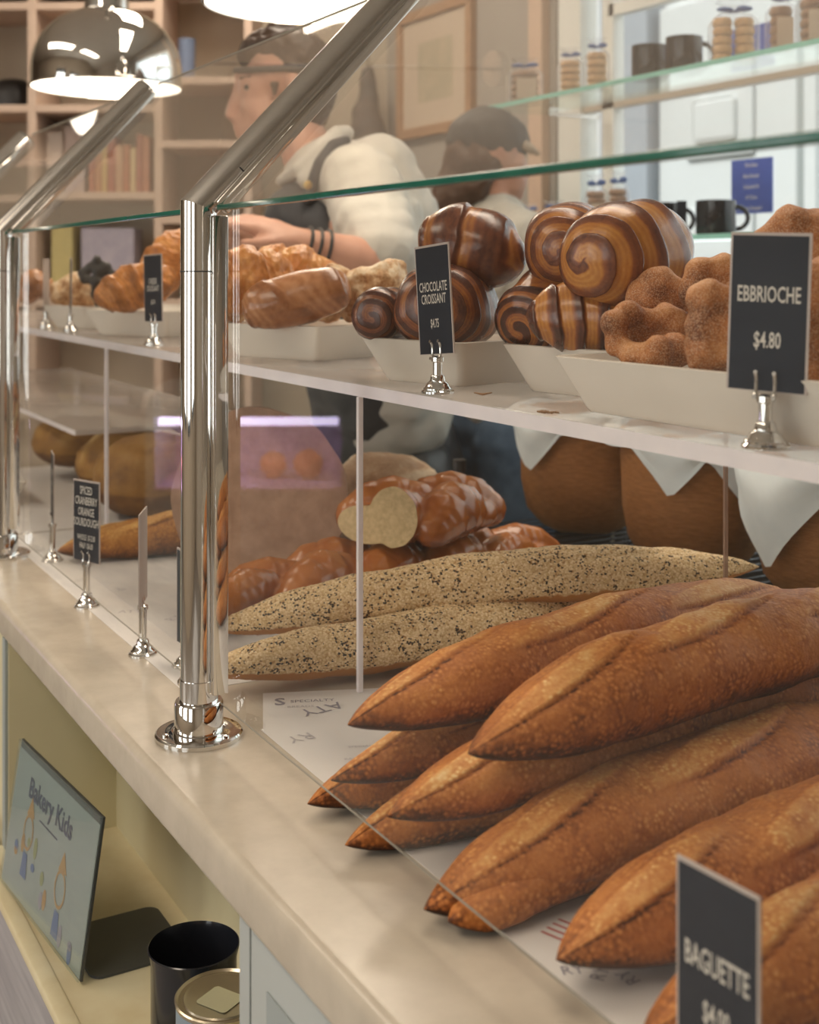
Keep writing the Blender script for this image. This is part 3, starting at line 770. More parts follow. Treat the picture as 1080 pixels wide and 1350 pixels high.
def frame(c, ax, up=(0, 0, 1), roll=0.):
    x = V(ax).normalized(); u = V(up)
    if abs(x.dot(u)) > .97: u = V((0, 1, 0))
    y = u.cross(x).normalized(); z = x.cross(y)
    m = Matrix((x, y, z)).transposed().to_4x4()
    return tr(c) @ m @ rotx(roll)
def rollpastry(L, R, NL, amp, bend, seed, flat=.85, ni=150, nj=84, pe=.62, lo=.20, hi=.72, duty=.45, blunt=.5, hand=1, lin=False):
    rs, tint = [], []
    so = V((seed * 2.3, seed * 1.1, 0))
    for i in range(ni + 1):
        s = i / ni; ph = PI * s
        c = math.cos(ph)
        x = -L / 2 * (abs(c) ** blunt) * (1 if c > 0 else -1)
        rb = R * max(.004, math.sin(ph)) ** pe
        if lin:
            c = 1 - 2 * s; x = -L / 2 * c; rb = R * max(.0002, 1 - abs(c) ** 2.2) ** pe
        ring = []
        for j in range(nj):
            th = 2 * PI * j / nj
            w = .20 * mnoise.noise(V((s * 3, math.cos(th) * .8, math.sin(th) * .8)) + so) + .04 * mnoise.noise(V((s * 12, math.cos(th) * 3, math.sin(th) * 3)) + so)
            p = NL * s - hand * th / (2 * PI) + w
            f = p - math.floor(p)
            fs = f if f < .86 else (1 - f) / .14 * .86
            k = min(1, rb / R * 1.6)
            r = rb + amp * (fs - .45) * k
            r *= 1 + .05 * mnoise.noise(V((x * 25, math.cos(th) * 1.2, math.sin(th) * 1.2)) + so)
            e = 1 / (1 + math.exp(-(f - duty) * 26))
            e2 = 1 / (1 + math.exp((f - .97) * 60))
            tn = lo + (hi - lo) * (1 - e * e2)
            fine = .07 * math.sin(f * 34 + 3 * mnoise.noise(V((s * 9, th, 3)) + so))
            tn += fine * (1 - .6 * e) + .06 * mnoise.noise(V((x * 60, math.cos(th) * 3, math.sin(th) * 3)) + so)
            y = r * math.cos(th); z = r * math.sin(th)
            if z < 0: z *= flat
            if z < -.2 * R: tn -= .06
            ring.append(V((x, y + bend * (2 * x / L) ** 2, z)))
            tint.append(tn)
        rs.append(ring)
    return rings(rs), tint
def pastry(name, label, cat, mat, c, ax, L, R, NL, group=None, roll=0., zmin=None, flaky=0., **k):
    g, tint = rollpastry(L, R, NL, **k)
    g = xf(g, frame(c, ax, roll=roll))
    if flaky: g = rough(g, flaky, 45, 3, 4)
    zl = min(v.z for v in g[0])
    if zmin is not None and zl < zmin: g = move(g, (0, 0, zmin - zl)); zl = zmin
    o = link(name, g, mat, None, True, tint, origin=(c[0], c[1], zl))
    return tag(o, label, cat, group)
ZT = ZS + .0092
CC = 'chocolate croissants'
kw = dict(amp=.0042, bend=0., flat=.9)
def D(r, f, u): return RGT * r + FWD * f + V((0, 0, u))
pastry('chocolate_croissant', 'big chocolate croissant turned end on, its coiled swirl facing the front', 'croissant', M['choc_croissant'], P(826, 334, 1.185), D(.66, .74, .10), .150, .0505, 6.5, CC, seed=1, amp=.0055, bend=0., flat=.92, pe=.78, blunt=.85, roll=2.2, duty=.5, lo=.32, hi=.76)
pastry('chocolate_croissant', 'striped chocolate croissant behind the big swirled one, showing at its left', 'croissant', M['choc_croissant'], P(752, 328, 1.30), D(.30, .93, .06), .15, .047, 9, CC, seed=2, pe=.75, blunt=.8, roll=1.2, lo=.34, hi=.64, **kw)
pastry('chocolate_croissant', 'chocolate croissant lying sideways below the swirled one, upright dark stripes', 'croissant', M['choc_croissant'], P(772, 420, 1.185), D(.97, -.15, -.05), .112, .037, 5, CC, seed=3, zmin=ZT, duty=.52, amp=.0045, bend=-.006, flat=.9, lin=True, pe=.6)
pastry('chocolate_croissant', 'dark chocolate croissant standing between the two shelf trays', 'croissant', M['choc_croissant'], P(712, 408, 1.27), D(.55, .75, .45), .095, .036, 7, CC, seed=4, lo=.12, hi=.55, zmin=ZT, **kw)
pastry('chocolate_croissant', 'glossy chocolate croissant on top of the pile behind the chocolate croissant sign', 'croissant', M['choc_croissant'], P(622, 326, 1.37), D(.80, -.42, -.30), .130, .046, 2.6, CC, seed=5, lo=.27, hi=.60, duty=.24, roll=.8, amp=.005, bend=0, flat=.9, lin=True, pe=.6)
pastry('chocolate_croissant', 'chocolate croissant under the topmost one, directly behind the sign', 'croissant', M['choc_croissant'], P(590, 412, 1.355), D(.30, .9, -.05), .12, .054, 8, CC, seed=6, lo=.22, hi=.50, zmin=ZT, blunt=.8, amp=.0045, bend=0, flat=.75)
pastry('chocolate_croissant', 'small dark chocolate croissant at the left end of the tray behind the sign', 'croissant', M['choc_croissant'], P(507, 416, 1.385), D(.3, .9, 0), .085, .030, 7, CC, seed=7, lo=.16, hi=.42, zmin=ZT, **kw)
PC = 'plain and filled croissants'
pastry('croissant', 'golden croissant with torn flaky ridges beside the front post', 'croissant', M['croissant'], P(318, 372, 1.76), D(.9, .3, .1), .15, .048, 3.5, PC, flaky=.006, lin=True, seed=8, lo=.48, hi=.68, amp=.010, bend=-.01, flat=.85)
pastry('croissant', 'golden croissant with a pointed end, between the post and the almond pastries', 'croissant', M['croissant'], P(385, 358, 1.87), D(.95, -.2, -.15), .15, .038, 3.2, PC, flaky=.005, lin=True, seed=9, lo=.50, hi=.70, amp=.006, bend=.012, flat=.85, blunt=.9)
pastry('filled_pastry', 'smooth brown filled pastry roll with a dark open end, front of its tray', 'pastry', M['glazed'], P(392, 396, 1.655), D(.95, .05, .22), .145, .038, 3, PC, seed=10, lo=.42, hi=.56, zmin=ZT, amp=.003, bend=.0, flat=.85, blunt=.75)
def lump(name, label, cat, mat, balls, group, nz, ns, seed, vox=.0035, base=.5, zmin=None, sm=3):
    """rough baked lump skinned over overlapping balls (points, radius)"""
    g = voxel(join(*[sphere(c, r, 3) for c, r in balls]), vox, sm)
    g = rough(g, nz, ns, seed)
    if zmin is not None: g = ([V((v.x, v.y, max(v.z, zmin))) for v in g[0]], g[1])
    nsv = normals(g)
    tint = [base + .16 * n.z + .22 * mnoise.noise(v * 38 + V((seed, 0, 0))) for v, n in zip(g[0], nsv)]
    c = balls[0][0]
    o = link(name, g, mat, None, True, tint, origin=(c.x, c.y, min(v.z for v in g[0])))
    return tag(o, label, cat, group)
def bl(lst, d): return [(P(x, y, d + dd), r * d / FPX) for x, y, dd, r in lst]
AP = 'almond pastries'
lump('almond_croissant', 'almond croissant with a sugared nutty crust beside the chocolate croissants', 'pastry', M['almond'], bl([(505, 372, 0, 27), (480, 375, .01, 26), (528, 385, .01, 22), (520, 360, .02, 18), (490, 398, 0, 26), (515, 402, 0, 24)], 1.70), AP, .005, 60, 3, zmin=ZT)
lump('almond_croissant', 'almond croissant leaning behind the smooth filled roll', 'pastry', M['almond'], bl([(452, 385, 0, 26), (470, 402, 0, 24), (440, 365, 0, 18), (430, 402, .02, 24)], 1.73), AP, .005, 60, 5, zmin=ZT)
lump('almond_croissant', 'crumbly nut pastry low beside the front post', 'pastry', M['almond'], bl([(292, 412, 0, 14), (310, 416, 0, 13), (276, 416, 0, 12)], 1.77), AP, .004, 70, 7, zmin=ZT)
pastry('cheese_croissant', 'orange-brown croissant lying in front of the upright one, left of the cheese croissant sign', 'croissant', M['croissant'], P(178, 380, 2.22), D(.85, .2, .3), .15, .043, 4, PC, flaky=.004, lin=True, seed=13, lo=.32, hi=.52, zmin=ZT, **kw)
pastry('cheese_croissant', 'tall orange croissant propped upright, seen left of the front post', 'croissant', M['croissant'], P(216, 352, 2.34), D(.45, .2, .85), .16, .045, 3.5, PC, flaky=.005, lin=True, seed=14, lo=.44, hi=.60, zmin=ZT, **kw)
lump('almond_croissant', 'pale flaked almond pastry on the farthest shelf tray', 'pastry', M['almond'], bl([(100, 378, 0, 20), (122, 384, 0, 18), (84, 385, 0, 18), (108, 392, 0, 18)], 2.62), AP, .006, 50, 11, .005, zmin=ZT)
lump('brownie', 'reddish brown pastry at the far left end of the shelf', 'pastry', M['glazed'], bl([(44, 372, 0, 18), (58, 380, 0, 16), (36, 386, 0, 16)], 2.72), None, .002, 40, 12, .005, zmin=ZT)
g = voxel(join(*[sphere(P(x, y, 2.56), r * 2.5 / FPX, 2) for x, y, r in ((128, 342, 7), (140, 352, 8), (118, 352, 7), (108, 360, 7), (148, 362, 7), (130, 358, 9), (112, 368, 8), (146, 372, 8), (128, 372, 10), (128, 388, 10), (132, 400, 9))]), .005, 4)
tag(link('chocolate_wedge', g, M['black'], origin=(g[0][0].x, g[0][0].y, min(v.z for v in g[0]))), 'dark chocolate coated wedge rising behind the pale almond pastry', 'pastry')
EB = 'cinnamon sugared brioche pastries'
def eb(label, l, d, seed, **k):
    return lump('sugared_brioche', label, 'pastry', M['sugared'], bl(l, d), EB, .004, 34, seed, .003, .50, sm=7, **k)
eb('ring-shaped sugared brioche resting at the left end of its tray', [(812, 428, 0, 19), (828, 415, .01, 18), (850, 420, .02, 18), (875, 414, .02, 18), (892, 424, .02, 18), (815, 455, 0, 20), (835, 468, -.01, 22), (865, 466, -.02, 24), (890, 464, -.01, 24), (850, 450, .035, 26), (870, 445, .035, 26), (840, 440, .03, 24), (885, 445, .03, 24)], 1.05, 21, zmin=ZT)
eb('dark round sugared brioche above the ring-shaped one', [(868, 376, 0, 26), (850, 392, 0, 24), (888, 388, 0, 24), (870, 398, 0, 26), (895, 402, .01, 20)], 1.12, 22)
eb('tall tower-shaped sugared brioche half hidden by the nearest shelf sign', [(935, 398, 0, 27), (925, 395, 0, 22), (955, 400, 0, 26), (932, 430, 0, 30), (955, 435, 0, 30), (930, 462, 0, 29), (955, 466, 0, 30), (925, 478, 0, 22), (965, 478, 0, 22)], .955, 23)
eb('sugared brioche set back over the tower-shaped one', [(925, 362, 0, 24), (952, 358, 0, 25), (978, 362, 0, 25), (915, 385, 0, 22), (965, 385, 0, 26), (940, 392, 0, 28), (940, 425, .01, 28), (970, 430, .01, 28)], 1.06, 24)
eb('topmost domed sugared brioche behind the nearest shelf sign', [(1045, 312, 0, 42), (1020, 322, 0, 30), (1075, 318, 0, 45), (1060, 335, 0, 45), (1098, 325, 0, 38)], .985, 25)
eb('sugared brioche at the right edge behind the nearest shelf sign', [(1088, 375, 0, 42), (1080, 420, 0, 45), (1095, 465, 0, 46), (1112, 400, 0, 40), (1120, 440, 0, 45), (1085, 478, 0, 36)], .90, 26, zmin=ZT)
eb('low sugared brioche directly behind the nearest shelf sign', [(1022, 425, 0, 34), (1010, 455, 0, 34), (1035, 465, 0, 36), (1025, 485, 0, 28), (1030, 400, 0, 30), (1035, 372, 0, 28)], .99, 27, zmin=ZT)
# crumbs
for label, x, y, r in (('curled flake of crust on the shelf right of the chocolate croissant sign', .140, .235, .0075), ('small heap of sugar crumbs on the shelf before the longest tray', .288, .203, .006)):
    if r > .007: g = tube([V((x - .006, y - .006, ZS + .0025)), V((x, y, ZS + .0012)), V((x + .004, y + .008, ZS + .0028))], [.0006, .0012, .0005], 8)
    else: g = join(*[sphere((x + random.Random(q).uniform(-.009, .009), y + random.Random(q + 50).uniform(-.006, .006), ZS + .0006), random.Random(q + 9).uniform(.0006, .0014), 1) for q in range(40)])
    o = link('crust_flake' if r > .007 else 'sugar_crumbs', g, M['cookie_dark'], origin=(x, y, ZS))
    tag(o, label, 'crumb', kind='stuff' if r < .007 else None)

# ------------------------------------------------------------------ price signs
SG = 'navy price signs on chrome stands'
def sign(label, x, y, z, yaw, lines, stem, roll=0., w=.056, h=.108, pitch=0.):
    """lines: (text, capital height, centre above card bottom, squeeze)"""
    t = thing('price_sign', label, 'price sign', (x, y, z), SG)
    c = (x, y, z)
    def L(prof, cc=c, n=28): return lathe(prof, n, cc)
    link('base', L([(.0165, 0), (.0165, .002), (.0145, .0035), (.0145, .0048), (.0118, .0075), (.0112, .0095), (.0078, .012), (.0070, .0165), (.0058, .018)]), M['chrome'], t)
    link('stem', L([(.0046, .0175), (.0046, stem), (.0062, stem + .001), (.0062, stem + .005), (.0035, stem + .0065)]), M['chrome'], t)
    m = tr((x, y, z + stem + .004)) @ rotz(math.radians(yaw)) @ rotx(math.radians(-pitch)) @ roty(math.radians(roll))
    for s in (-1, 1):
        pts = []
        for k in range(9):
            a = -1.9 + 3.6 * k / 8
            pts.append(V((s * .0065, -.0028 + .0030 * math.cos(a) - .0005, .0085 + .0085 * math.sin(a))))
        link('clip', xf(join(tube(pts, .0016, 8), tube([V((0, 0, 0)), V((s * .0055, 0, .0015)), V((s * .0065, -.002, .003))], .0017, 8)), m), M['chrome_soft'], t)
    b0 = .004
    cd = link('card', xf(box(-w / 2, w / 2, -.0006, .0008, b0, b0 + h), m), M['card_rim'], t, smooth=False)
    link('card_face', xf(box(-w / 2 + .0016, w / 2 - .0016, -.0009, -.00062, b0 + .0005, b0 + h - .0022), m), M['navy'], cd, smooth=False)
    for s, hh, zz, sx in lines:
        link('lettering', xf(text(s, hh * 1.08, sx * .92, .012), m @ tr((0, -.0011, b0 + zz)) @ rotx(PI / 2)), M['lettering'], cd, smooth=False)
    return t
sign('chocolate croissant price sign, tilted, on the shelf before its tray', .0964, .2105, ZS, 6, [('CHOCOLATE', .0088, .066, .60), ('CROISSANT', .0088, .054, .60), ('$4.75', .0078, .030, .55)], .030, roll=-5)
sign('nearest shelf price sign, reading ebbrioche, before the sugared pastries', .5305, .209, ZS, 24, [('EBBRIOCHE', .0100, .0655, .60), ('$4.80', .0100, .0345, .6)], .030, roll=2)
sign('cheese croissant price sign on the shelf just left of the front post', -.799, .219, ZS, 12, [('CHEESE', .0085, .064, .62), ('CROISSANT', .0085, .0525, .60), ('$5.00', .0065, .031, .6)], .030, roll=-2)
sign('narrow turned price sign on the shelf before the pale almond pastry', -1.335, .226, ZS, -12, [], .028, roll=4)
sign('farthest shelf price sign, almost edge on, near the second post', -1.53, .225, ZS, -26, [], .028)
sign('spiced cranberry orange sourdough price sign standing on the worktop', -.516, .033, ZC, 22, [('SPICED', .0098, .094, .60), ('CRANBERRY', .0098, .0800, .60), ('ORANGE', .0098, .0655, .60), ('SOURDOUGH', .0098, .0515, .60), ('WHOLE / $12.00', .0068, .0315, .55), ('HALF / $6.00', .0068, .0205, .55)], .052)
sign('worktop price sign turned edge on between the front post and the cranberry sign', -.276, .033, ZC, -27, [], .052)
sign('worktop price sign farthest away, turned away in front of the golden loaves', -.800, .058, ZC, -10, [('SOURDOUGH', .0075, .078, .6), ('WHOLE / $9.00', .0055, .060, .55), ('HALF / $5.00', .0055, .048, .55)], .052)
sign('price sign half hidden behind the front post, before the seeded loaves', -.208, .062, ZC, 2, [('SESAME', .0095, .070, .62), ('LOAF', .0095, .0565, .62), ('$6.50', .008, .034, .6)], .014)
sign('baguette price sign, nearest of all, before the baguette pile', .668, .034, ZC, 4, [('BAGUETTE', .0115, .060, .55), ('$4.00', .0105, .034, .55)], .022)

# ------------------------------------------------------------------ niche: letter sign in a holder, mug, tin
M['letter'] = pbr('letter_paper', (.36, .40, .39), .4, col2=(.32, .36, .35), scale=6)
M['letter_ink'] = pbr('dark_blue_ink', (.05, .06, .10), .6, col2=(.06, .07, .12))
M['holder'] = pbr('grey_holder', (.055, .06, .062), .35, col2=(.065, .07, .07), scale=10)
M['orange_ink'] = pbr('orange_crayon', (.42, .26, .10), .7, col2=(.38, .22, .08))
M['blue_ink'] = pbr('blue_crayon', (.10, .16, .32), .7, col2=(.09, .14, .28))
M['green_ink'] = pbr('olive_crayon', (.27, .29, .14), .7, col2=(.24, .26, .12))
t = thing('sign_holder', 'slanted sign holder in the counter niche, children\'s drawing page reading Bakery Kids', 'sign', (-.32, -.02, NZ0))
m = tr((-.330, -.076, NZ0 + .006)) @ rotz(math.radians(5)) @ rotx(math.radians(-8.5))
W2, HH = .137, .172
link('back_plate', xf(box(-W2 - .002, W2 + .002, .0012, .004, 0, HH), m), M['holder'], t, smooth=False)
link('foot', xf(prism([(p.x, p.y) for p in rrect(.12, .11, .015, 0)], 0, .003), tr((-.255, .006, NZ0 + .0004))), M['holder'], t, smooth=False)
pg = link('page', xf(box(-W2, W2, 0, .001, .002, HH - .009), m), M['letter'], t, smooth=False)
link('cover', xf(box(-W2 - .002, W2 + .002, -.0022, -.0002, 0, HH), m), glass('holder_acrylic', (.93, .96, .95), .05, hazecol=(.5, .55, .55)), t, smooth=False)
def pr(g, mat): link('drawing', xf(g, m @ rotx(PI / 2)), mat, pg, smooth=False)
def at2(g, x, z): return move(g, (x, z, .0006))
link('title', xf(at2(text('Bakery Kids', .023, .95, .022), -.010, HH - .042), m @ rotx(PI / 2)), M['letter_ink'], pg, smooth=False)
pr(at2(([V((-.032, 0, 0)), V((.030, 0, 0)), V((.030, .0018, 0)), V((-.032, .0018, 0))], [(0, 1, 2, 3)]), -.005, HH - .066), M['letter_ink'])
def figure(x, z, body):
    rg = rings([[V((rr * .017 * math.cos(a), rr * .021 * math.sin(a), 0)) for a in [2 * PI * k / 24 for k in range(24)]] for rr in (.82, 1)], False, False)
    pr(at2(rg, x, z), M['orange_ink'])
    pr(at2(([V((-.012, .018, 0)), V((.014, .020, 0)), V((0, .042, 0))], [(0, 1, 2)]), x, z), M['orange_ink'])
    pr(at2(([V((-.010, -.052, 0)), V((.012, -.052, 0)), V((.007, -.024, 0)), V((-.007, -.024, 0))], [(0, 1, 2, 3)]), x, z), body)
figure(-.068, HH - .090, M['blue_ink']); figure(.052, HH - .110, M['blue_ink'])
for q in range(12):
    rr = random.Random(q * 7 + 1)
    x, z = rr.uniform(-.11, .11), rr.uniform(.012, .075)
    e = sphere((0, 0, 0), 1, 1)
    pr(at2(xf(disc((0, 0, 0), .006, 12), Matrix.Diagonal((1, rr.uniform(.8, 2.2), 1, 1))), x, z), [M['orange_ink'], M['green_ink'], M['blue_ink'], M['ink']][q % 4])
t = thing('canister', 'black open mug on the niche shelf under the worktop', 'mug', (-.030, .006, NZ0))
cx, cy = -.030, .006
link('body', lathe([(.038, NZ0 + .0005), (.042, NZ0 + .004), (.042, NZ0 + .090), (.0450, NZ0 + .103), (.0440, NZ0 + .104), (.0400, NZ0 + .090), (.0395, NZ0 + .008)], 48, (cx, cy, 0)), M['mug_black'], t)
t = thing('food_tin', 'pale blue tin with ridged metal lid beside the black mug', 'tin', (.084, -.008, NZ0))
cx, cy = .084, -.008
TH = .112
link('body', lathe([(.042, NZ0 + .0005), (.042, NZ0 + TH)], 48, (cx, cy, 0)), pbr('blue_grey_tin', (.26, .33, .40), .4, col2=(.24, .31, .38)), t)
ld = link('lid', lathe([(.0425, NZ0 + TH - .001), (.0434, NZ0 + TH + .0025), (.0420, NZ0 + TH + .0035), (.0400, NZ0 + TH + .0015), (.0360, NZ0 + TH + .0012), (.0350, NZ0 + TH + .0025), (.0320, NZ0 + TH + .0015)], 48, (cx, cy, 0)), pbr('tin_lid', (.62, .55, .42), .25, .9, col2=(.56, .5, .38)), t)
link('lid_label', xf(prism([(p.x, p.y) for p in rrect(.034, .030, .004, 0)], 0, .0004), tr((cx + .004, cy - .004, NZ0 + TH + .0018)) @ rotz(.5)), pbr('gold_label', (.52, .50, .32), .5, col2=(.48, .46, .30)), ld, smooth=False)
# ------------------------------------------------------------------ pendants
def pendant(label, x, y, zb, R=.172, H=.185):
    t = thing('pendant_lamp', label, 'pendant lamp', (x, y, zb), 'chrome dome pendants over the counter')
    pr = []
    for k in range(15):
        a = PI / 2 * k / 14
        pr.append((max(.05, R * math.cos(a) ** .85), zb + .035 + (H - .035) * math.sin(a)))
    link('dome', lathe([(R, zb)] + pr, 64, (x, y, 0), False, True), M['chrome'], t)
    link('rim', lathe([(R + .001, zb), (R + .003, zb + .002), (R + .003, zb + .005), (R + .0005, zb + .007)], 64, (x, y, 0), False, False), M['chrome'], t)
    link('lining', lathe([(R - .003, zb + .001)] + [(r - .004, z - .004) for r, z in pr], 64, (x, y, 0), False, True), M['lamp_white'], t)
    link('neck', lathe([(.052, zb + H - .004), (.050, zb + H + .02), (.030, zb + H + .035), (.028, zb + H + .07), (.008, zb + H + .08)], 32, (x, y, 0)), M['chrome'], t)
    link('cord', tube([V((x, y, zb + H + .08)), V((x, y, 2.94))], .004, 8), M['black'], t)
    link('canopy', lathe([(.05, 2.925), (.05, 2.949)], 24, (x, y, 0)), M['chrome'], t)
    link('bulb', sphere((x, y, zb + .10), .035, 3), M['bulb'], t)
    l = bpy.data.lights.new('lamp', 'POINT'); l.energy = 4.5; l.color = (1, .84, .66); l.shadow_soft_size = .05
    o = bpy.data.objects.new('lamp', l); COL.objects.link(o); o.location = (x, y, zb + .045)
pendant('chrome dome pendant lamp hanging at the upper left, crossed by a guard arm', -1.72, .41, 1.790)
pendant('pendant lamp at the top edge above the worker, only its white underside in view', -.84, .50, 1.832)

# ------------------------------------------------------------------ shelving against the angled wall
BD = 4.28
BM = Matrix((RGT, FWD, V((0, 0, 1)))).transposed().to_4x4()
BM.translation = V((CAM.x, CAM.y, 0))
def bx(px0, px1, y0, y1, d0=BD, d1=BD + .3, s=BD):
    return xf(box((px0 - 540) / FPX * s, (px1 - 540) / FPX * s, d0, d1, 1.369 + (356 - y1) / FPX * s, 1.369 + (356 - y0) / FPX * s, .002, 1), BM)
bc = cf((115 - 540) / FPX * BD, BD + .15)
t = thing('bookcase', 'tall birch shelving unit along the far wall, left of the worker', 'bookcase', (bc.x, bc.y, 0))
def yz(z): return 356 - (z - 1.369) * FPX / BD
for x0, x1 in ((-92, -82), (36, 47), (203, 214), (322, 332)): link('side_panel', bx(x0, x1, yz(2.35), yz(0)), M['bookcase'], t)
link('back_panel', bx(-92, 332, yz(2.35), yz(0), BD + .302, BD + .315), M['wall_tan'], t)
for x0, x1, ys in ((-82, 36, (8, 143, 262, 400, 560)), (47, 203, (8, 143, 258, 400, 560)), (214, 322, (106, 190, 290, 400, 560))):
    for y in ys: link('shelf_board', bx(x0, x1, y - 5, y + 5), M['bookcase'], t)
link('top_board', bx(-92, 332, yz(2.37), yz(2.35)), M['bookcase'], t)
def onshelf(name, label, cat, x0, x1, y0, y1, mat, group=None, dd=.05, dep=.14):
    g = bx(x0, x1, y0, y1 - .3, BD + dd, BD + dd + dep)
    o = link(name, g, mat, origin=g[0][0]); return tag(o, label, cat, group)
rnd = random.Random(4)
bcol = [(.40, .12, .06), (.48, .22, .10), (.55, .38, .14), (.35, .10, .06), (.50, .30, .18), (.42, .16, .08), (.58, .45, .25), (.38, .14, .10), (.45, .20, .12)]
x = 112
names = ['rust red', 'tan', 'ochre', 'dark red', 'beige', 'brick red', 'straw yellow', 'maroon', 'terracotta']
for i in range(9):
    w = rnd.uniform(7.5, 11)
    onshelf('book', '%s book standing %s on the middle shelf' % (names[i], ['first of the row', 'second of the row', 'third of the row', 'fourth of the row', 'at the middle of the row', 'just past the middle of the row', 'third from the row end', 'last but one of the row', 'last of the row'][i]), 'book', x, x + w - .6, 253 - rnd.uniform(58, 80), 253, pbr('book_cover_%d' % i, bcol[i], .6, col2=tuple(c * .9 for c in bcol[i])), 'books on the middle shelf')
    x += w
onshelf('box', 'pale box left of the row of books on the shelving', 'box', 56, 76, 172, 253, pbr('pale_box', (.52, .46, .42), .7, col2=(.5, .44, .4)))
onshelf('box', 'grey-pink box touching the row of books on the shelving', 'box', 80, 106, 164, 253, pbr('pink_box', (.48, .38, .36), .7, col2=(.46, .36, .34)))
onshelf('box', 'lilac printed box on the low shelf of the shelving', 'box', 102, 172, 300, 395, pbr('lilac_box', (.45, .40, .46), .7, col2=(.36, .33, .40), scale=20))
onshelf('bag', 'yellow paper bag on the low shelf of the shelving', 'bag', 62, 90, 298, 395, pbr('yellow_bag', (.58, .48, .20), .7, col2=(.5, .42, .18)))
onshelf('box', 'pale box at the left end of the low shelf', 'box', 2, 32, 306, 395, pbr('cream_box', (.58, .50, .42), .7, col2=(.54, .47, .4)))
# black cap-like lidded pot on the upper left shelf
c0 = bx(-34, 34, 100, 137, BD + .06, BD + .24)
cc = sum((v for v in c0[0]), V((0, 0, 0))) / len(c0[0])
zb = min(v.z for v in c0[0])
g = lathe([(.075, zb), (.088, zb + .004), (.092, zb + .05), (.075, zb + .085), (.040, zb + .103), (.012, zb + .108)], 32, (cc.x, cc.y, 0))
tag(link('pot', g, M['black'], origin=(cc.x, cc.y, zb)), 'black domed pot on the shelf left of the pendant lamp', 'pot')
c0 = bx(229, 251, 45, 100, BD + .06, BD + .12)
cc = sum((v for v in c0[0]), V((0, 0, 0))) / len(c0[0]); zb = min(v.z for v in c0[0])
tag(link('mug', lathe([(.024, zb), (.028, zb + .004), (.030, zb + .14), (.028, zb + .142), (.026, zb + .13)], 24, (cc.x, cc.y, 0)), pbr('blue_cup', (.16, .20, .30), .4, col2=(.14, .18, .27)), origin=(cc.x, cc.y, zb)), 'tall slate blue cup standing right of the pendant lamp', 'cup')

# ------------------------------------------------------------------ framed print and hanging apron
t = thing('picture_frame', 'oak framed print with wide beige mat on the back wall', 'picture', (-2.62, YB, 1.84))
x0, x1, z0, z1 = -2.88, -2.37, 1.845, 2.30
fy0, fy1 = YB - .025, YB - .001
link('frame', join(box(x0, x0 + .035, fy0, fy1, z0, z1), box(x1 - .035, x1, fy0, fy1, z0, z1), box(x0 + .035, x1 - .035, fy0, fy1, z0, z0 + .035), box(x0 + .035, x1 - .035, fy0, fy1, z1 - .035, z1)), M['wood_frame'], t, smooth=False)
link('mat_board', box(x0 + .03, x1 - .03, YB - .012, YB - .006, z0 + .03, z1 - .03), M['mat_board'], t, smooth=False)
link('print', box(x0 + .14, x1 - .13, YB - .0125, YB - .0121, z0 + .12, z1 - .12), M['picture'], t, smooth=False)
ap = P(487, 130, 4.52)
t = thing('hanging_apron', 'dark apron hanging on the far wall behind the worker', 'apron', (ap.x, ap.y, ap.z - .2))
g = voxel(join(*[sphere(P(x, y, 4.6), r * 4.6 / FPX, 2) for x, y, r in ((485, 95, 10), (485, 110, 13), (486, 130, 15), (482, 150, 20), (485, 170, 24), (490, 190, 26), (478, 200, 22), (500, 205, 22))]), .012, 6)
link('cloth', g, pbr('dark_canvas', (.09, .085, .08), .8, col2=(.14, .10, .08), scale=6), t)
link('hook', tube([P(485, 82, 4.71), P(485, 80, 4.62), P(485, 74, 4.60)], .006, 8), M['chrome_soft'], t)

# ------------------------------------------------------------------ glass shelves before the window
GYF, GYB = 1.50, 1.70
ZU_, ZL_ = 1.826, 1.448
for z, lab in ((ZU_, 'upper glass shelf before the window, mugs and cookie bags on it'), (ZL_, 'lower glass shelf before the window, black mugs on it')):
    t = thing('glass_shelf', lab, 'glass shelf', (-.6, 1.6, z - .01), 'glass shelves before the window')
    link('plate', box(-1.80, .7, GYF + .0012, GYB, z - .01, z), M['shelf_glass'], t, smooth=False)
    link('front_edge', box(-1.80, .7, GYF, GYF + .001, z - .0115, z), M['shelf_glass_edge'], t, smooth=False)
    for x in (-1.72, -.55, .62): link('bracket', box(x - .006, x + .006, GYB - .03, YB - .001, z - .022, z - .0112), M['chrome_soft'], t, smooth=False)
def gx(px, Y=1.585):
    k = (px - 540) / FPX
    d = (Y - CAM.y) / (FWD.y + RGT.y * k)
    return CAM.x + FWD.x * d + RGT.x * k * d, d
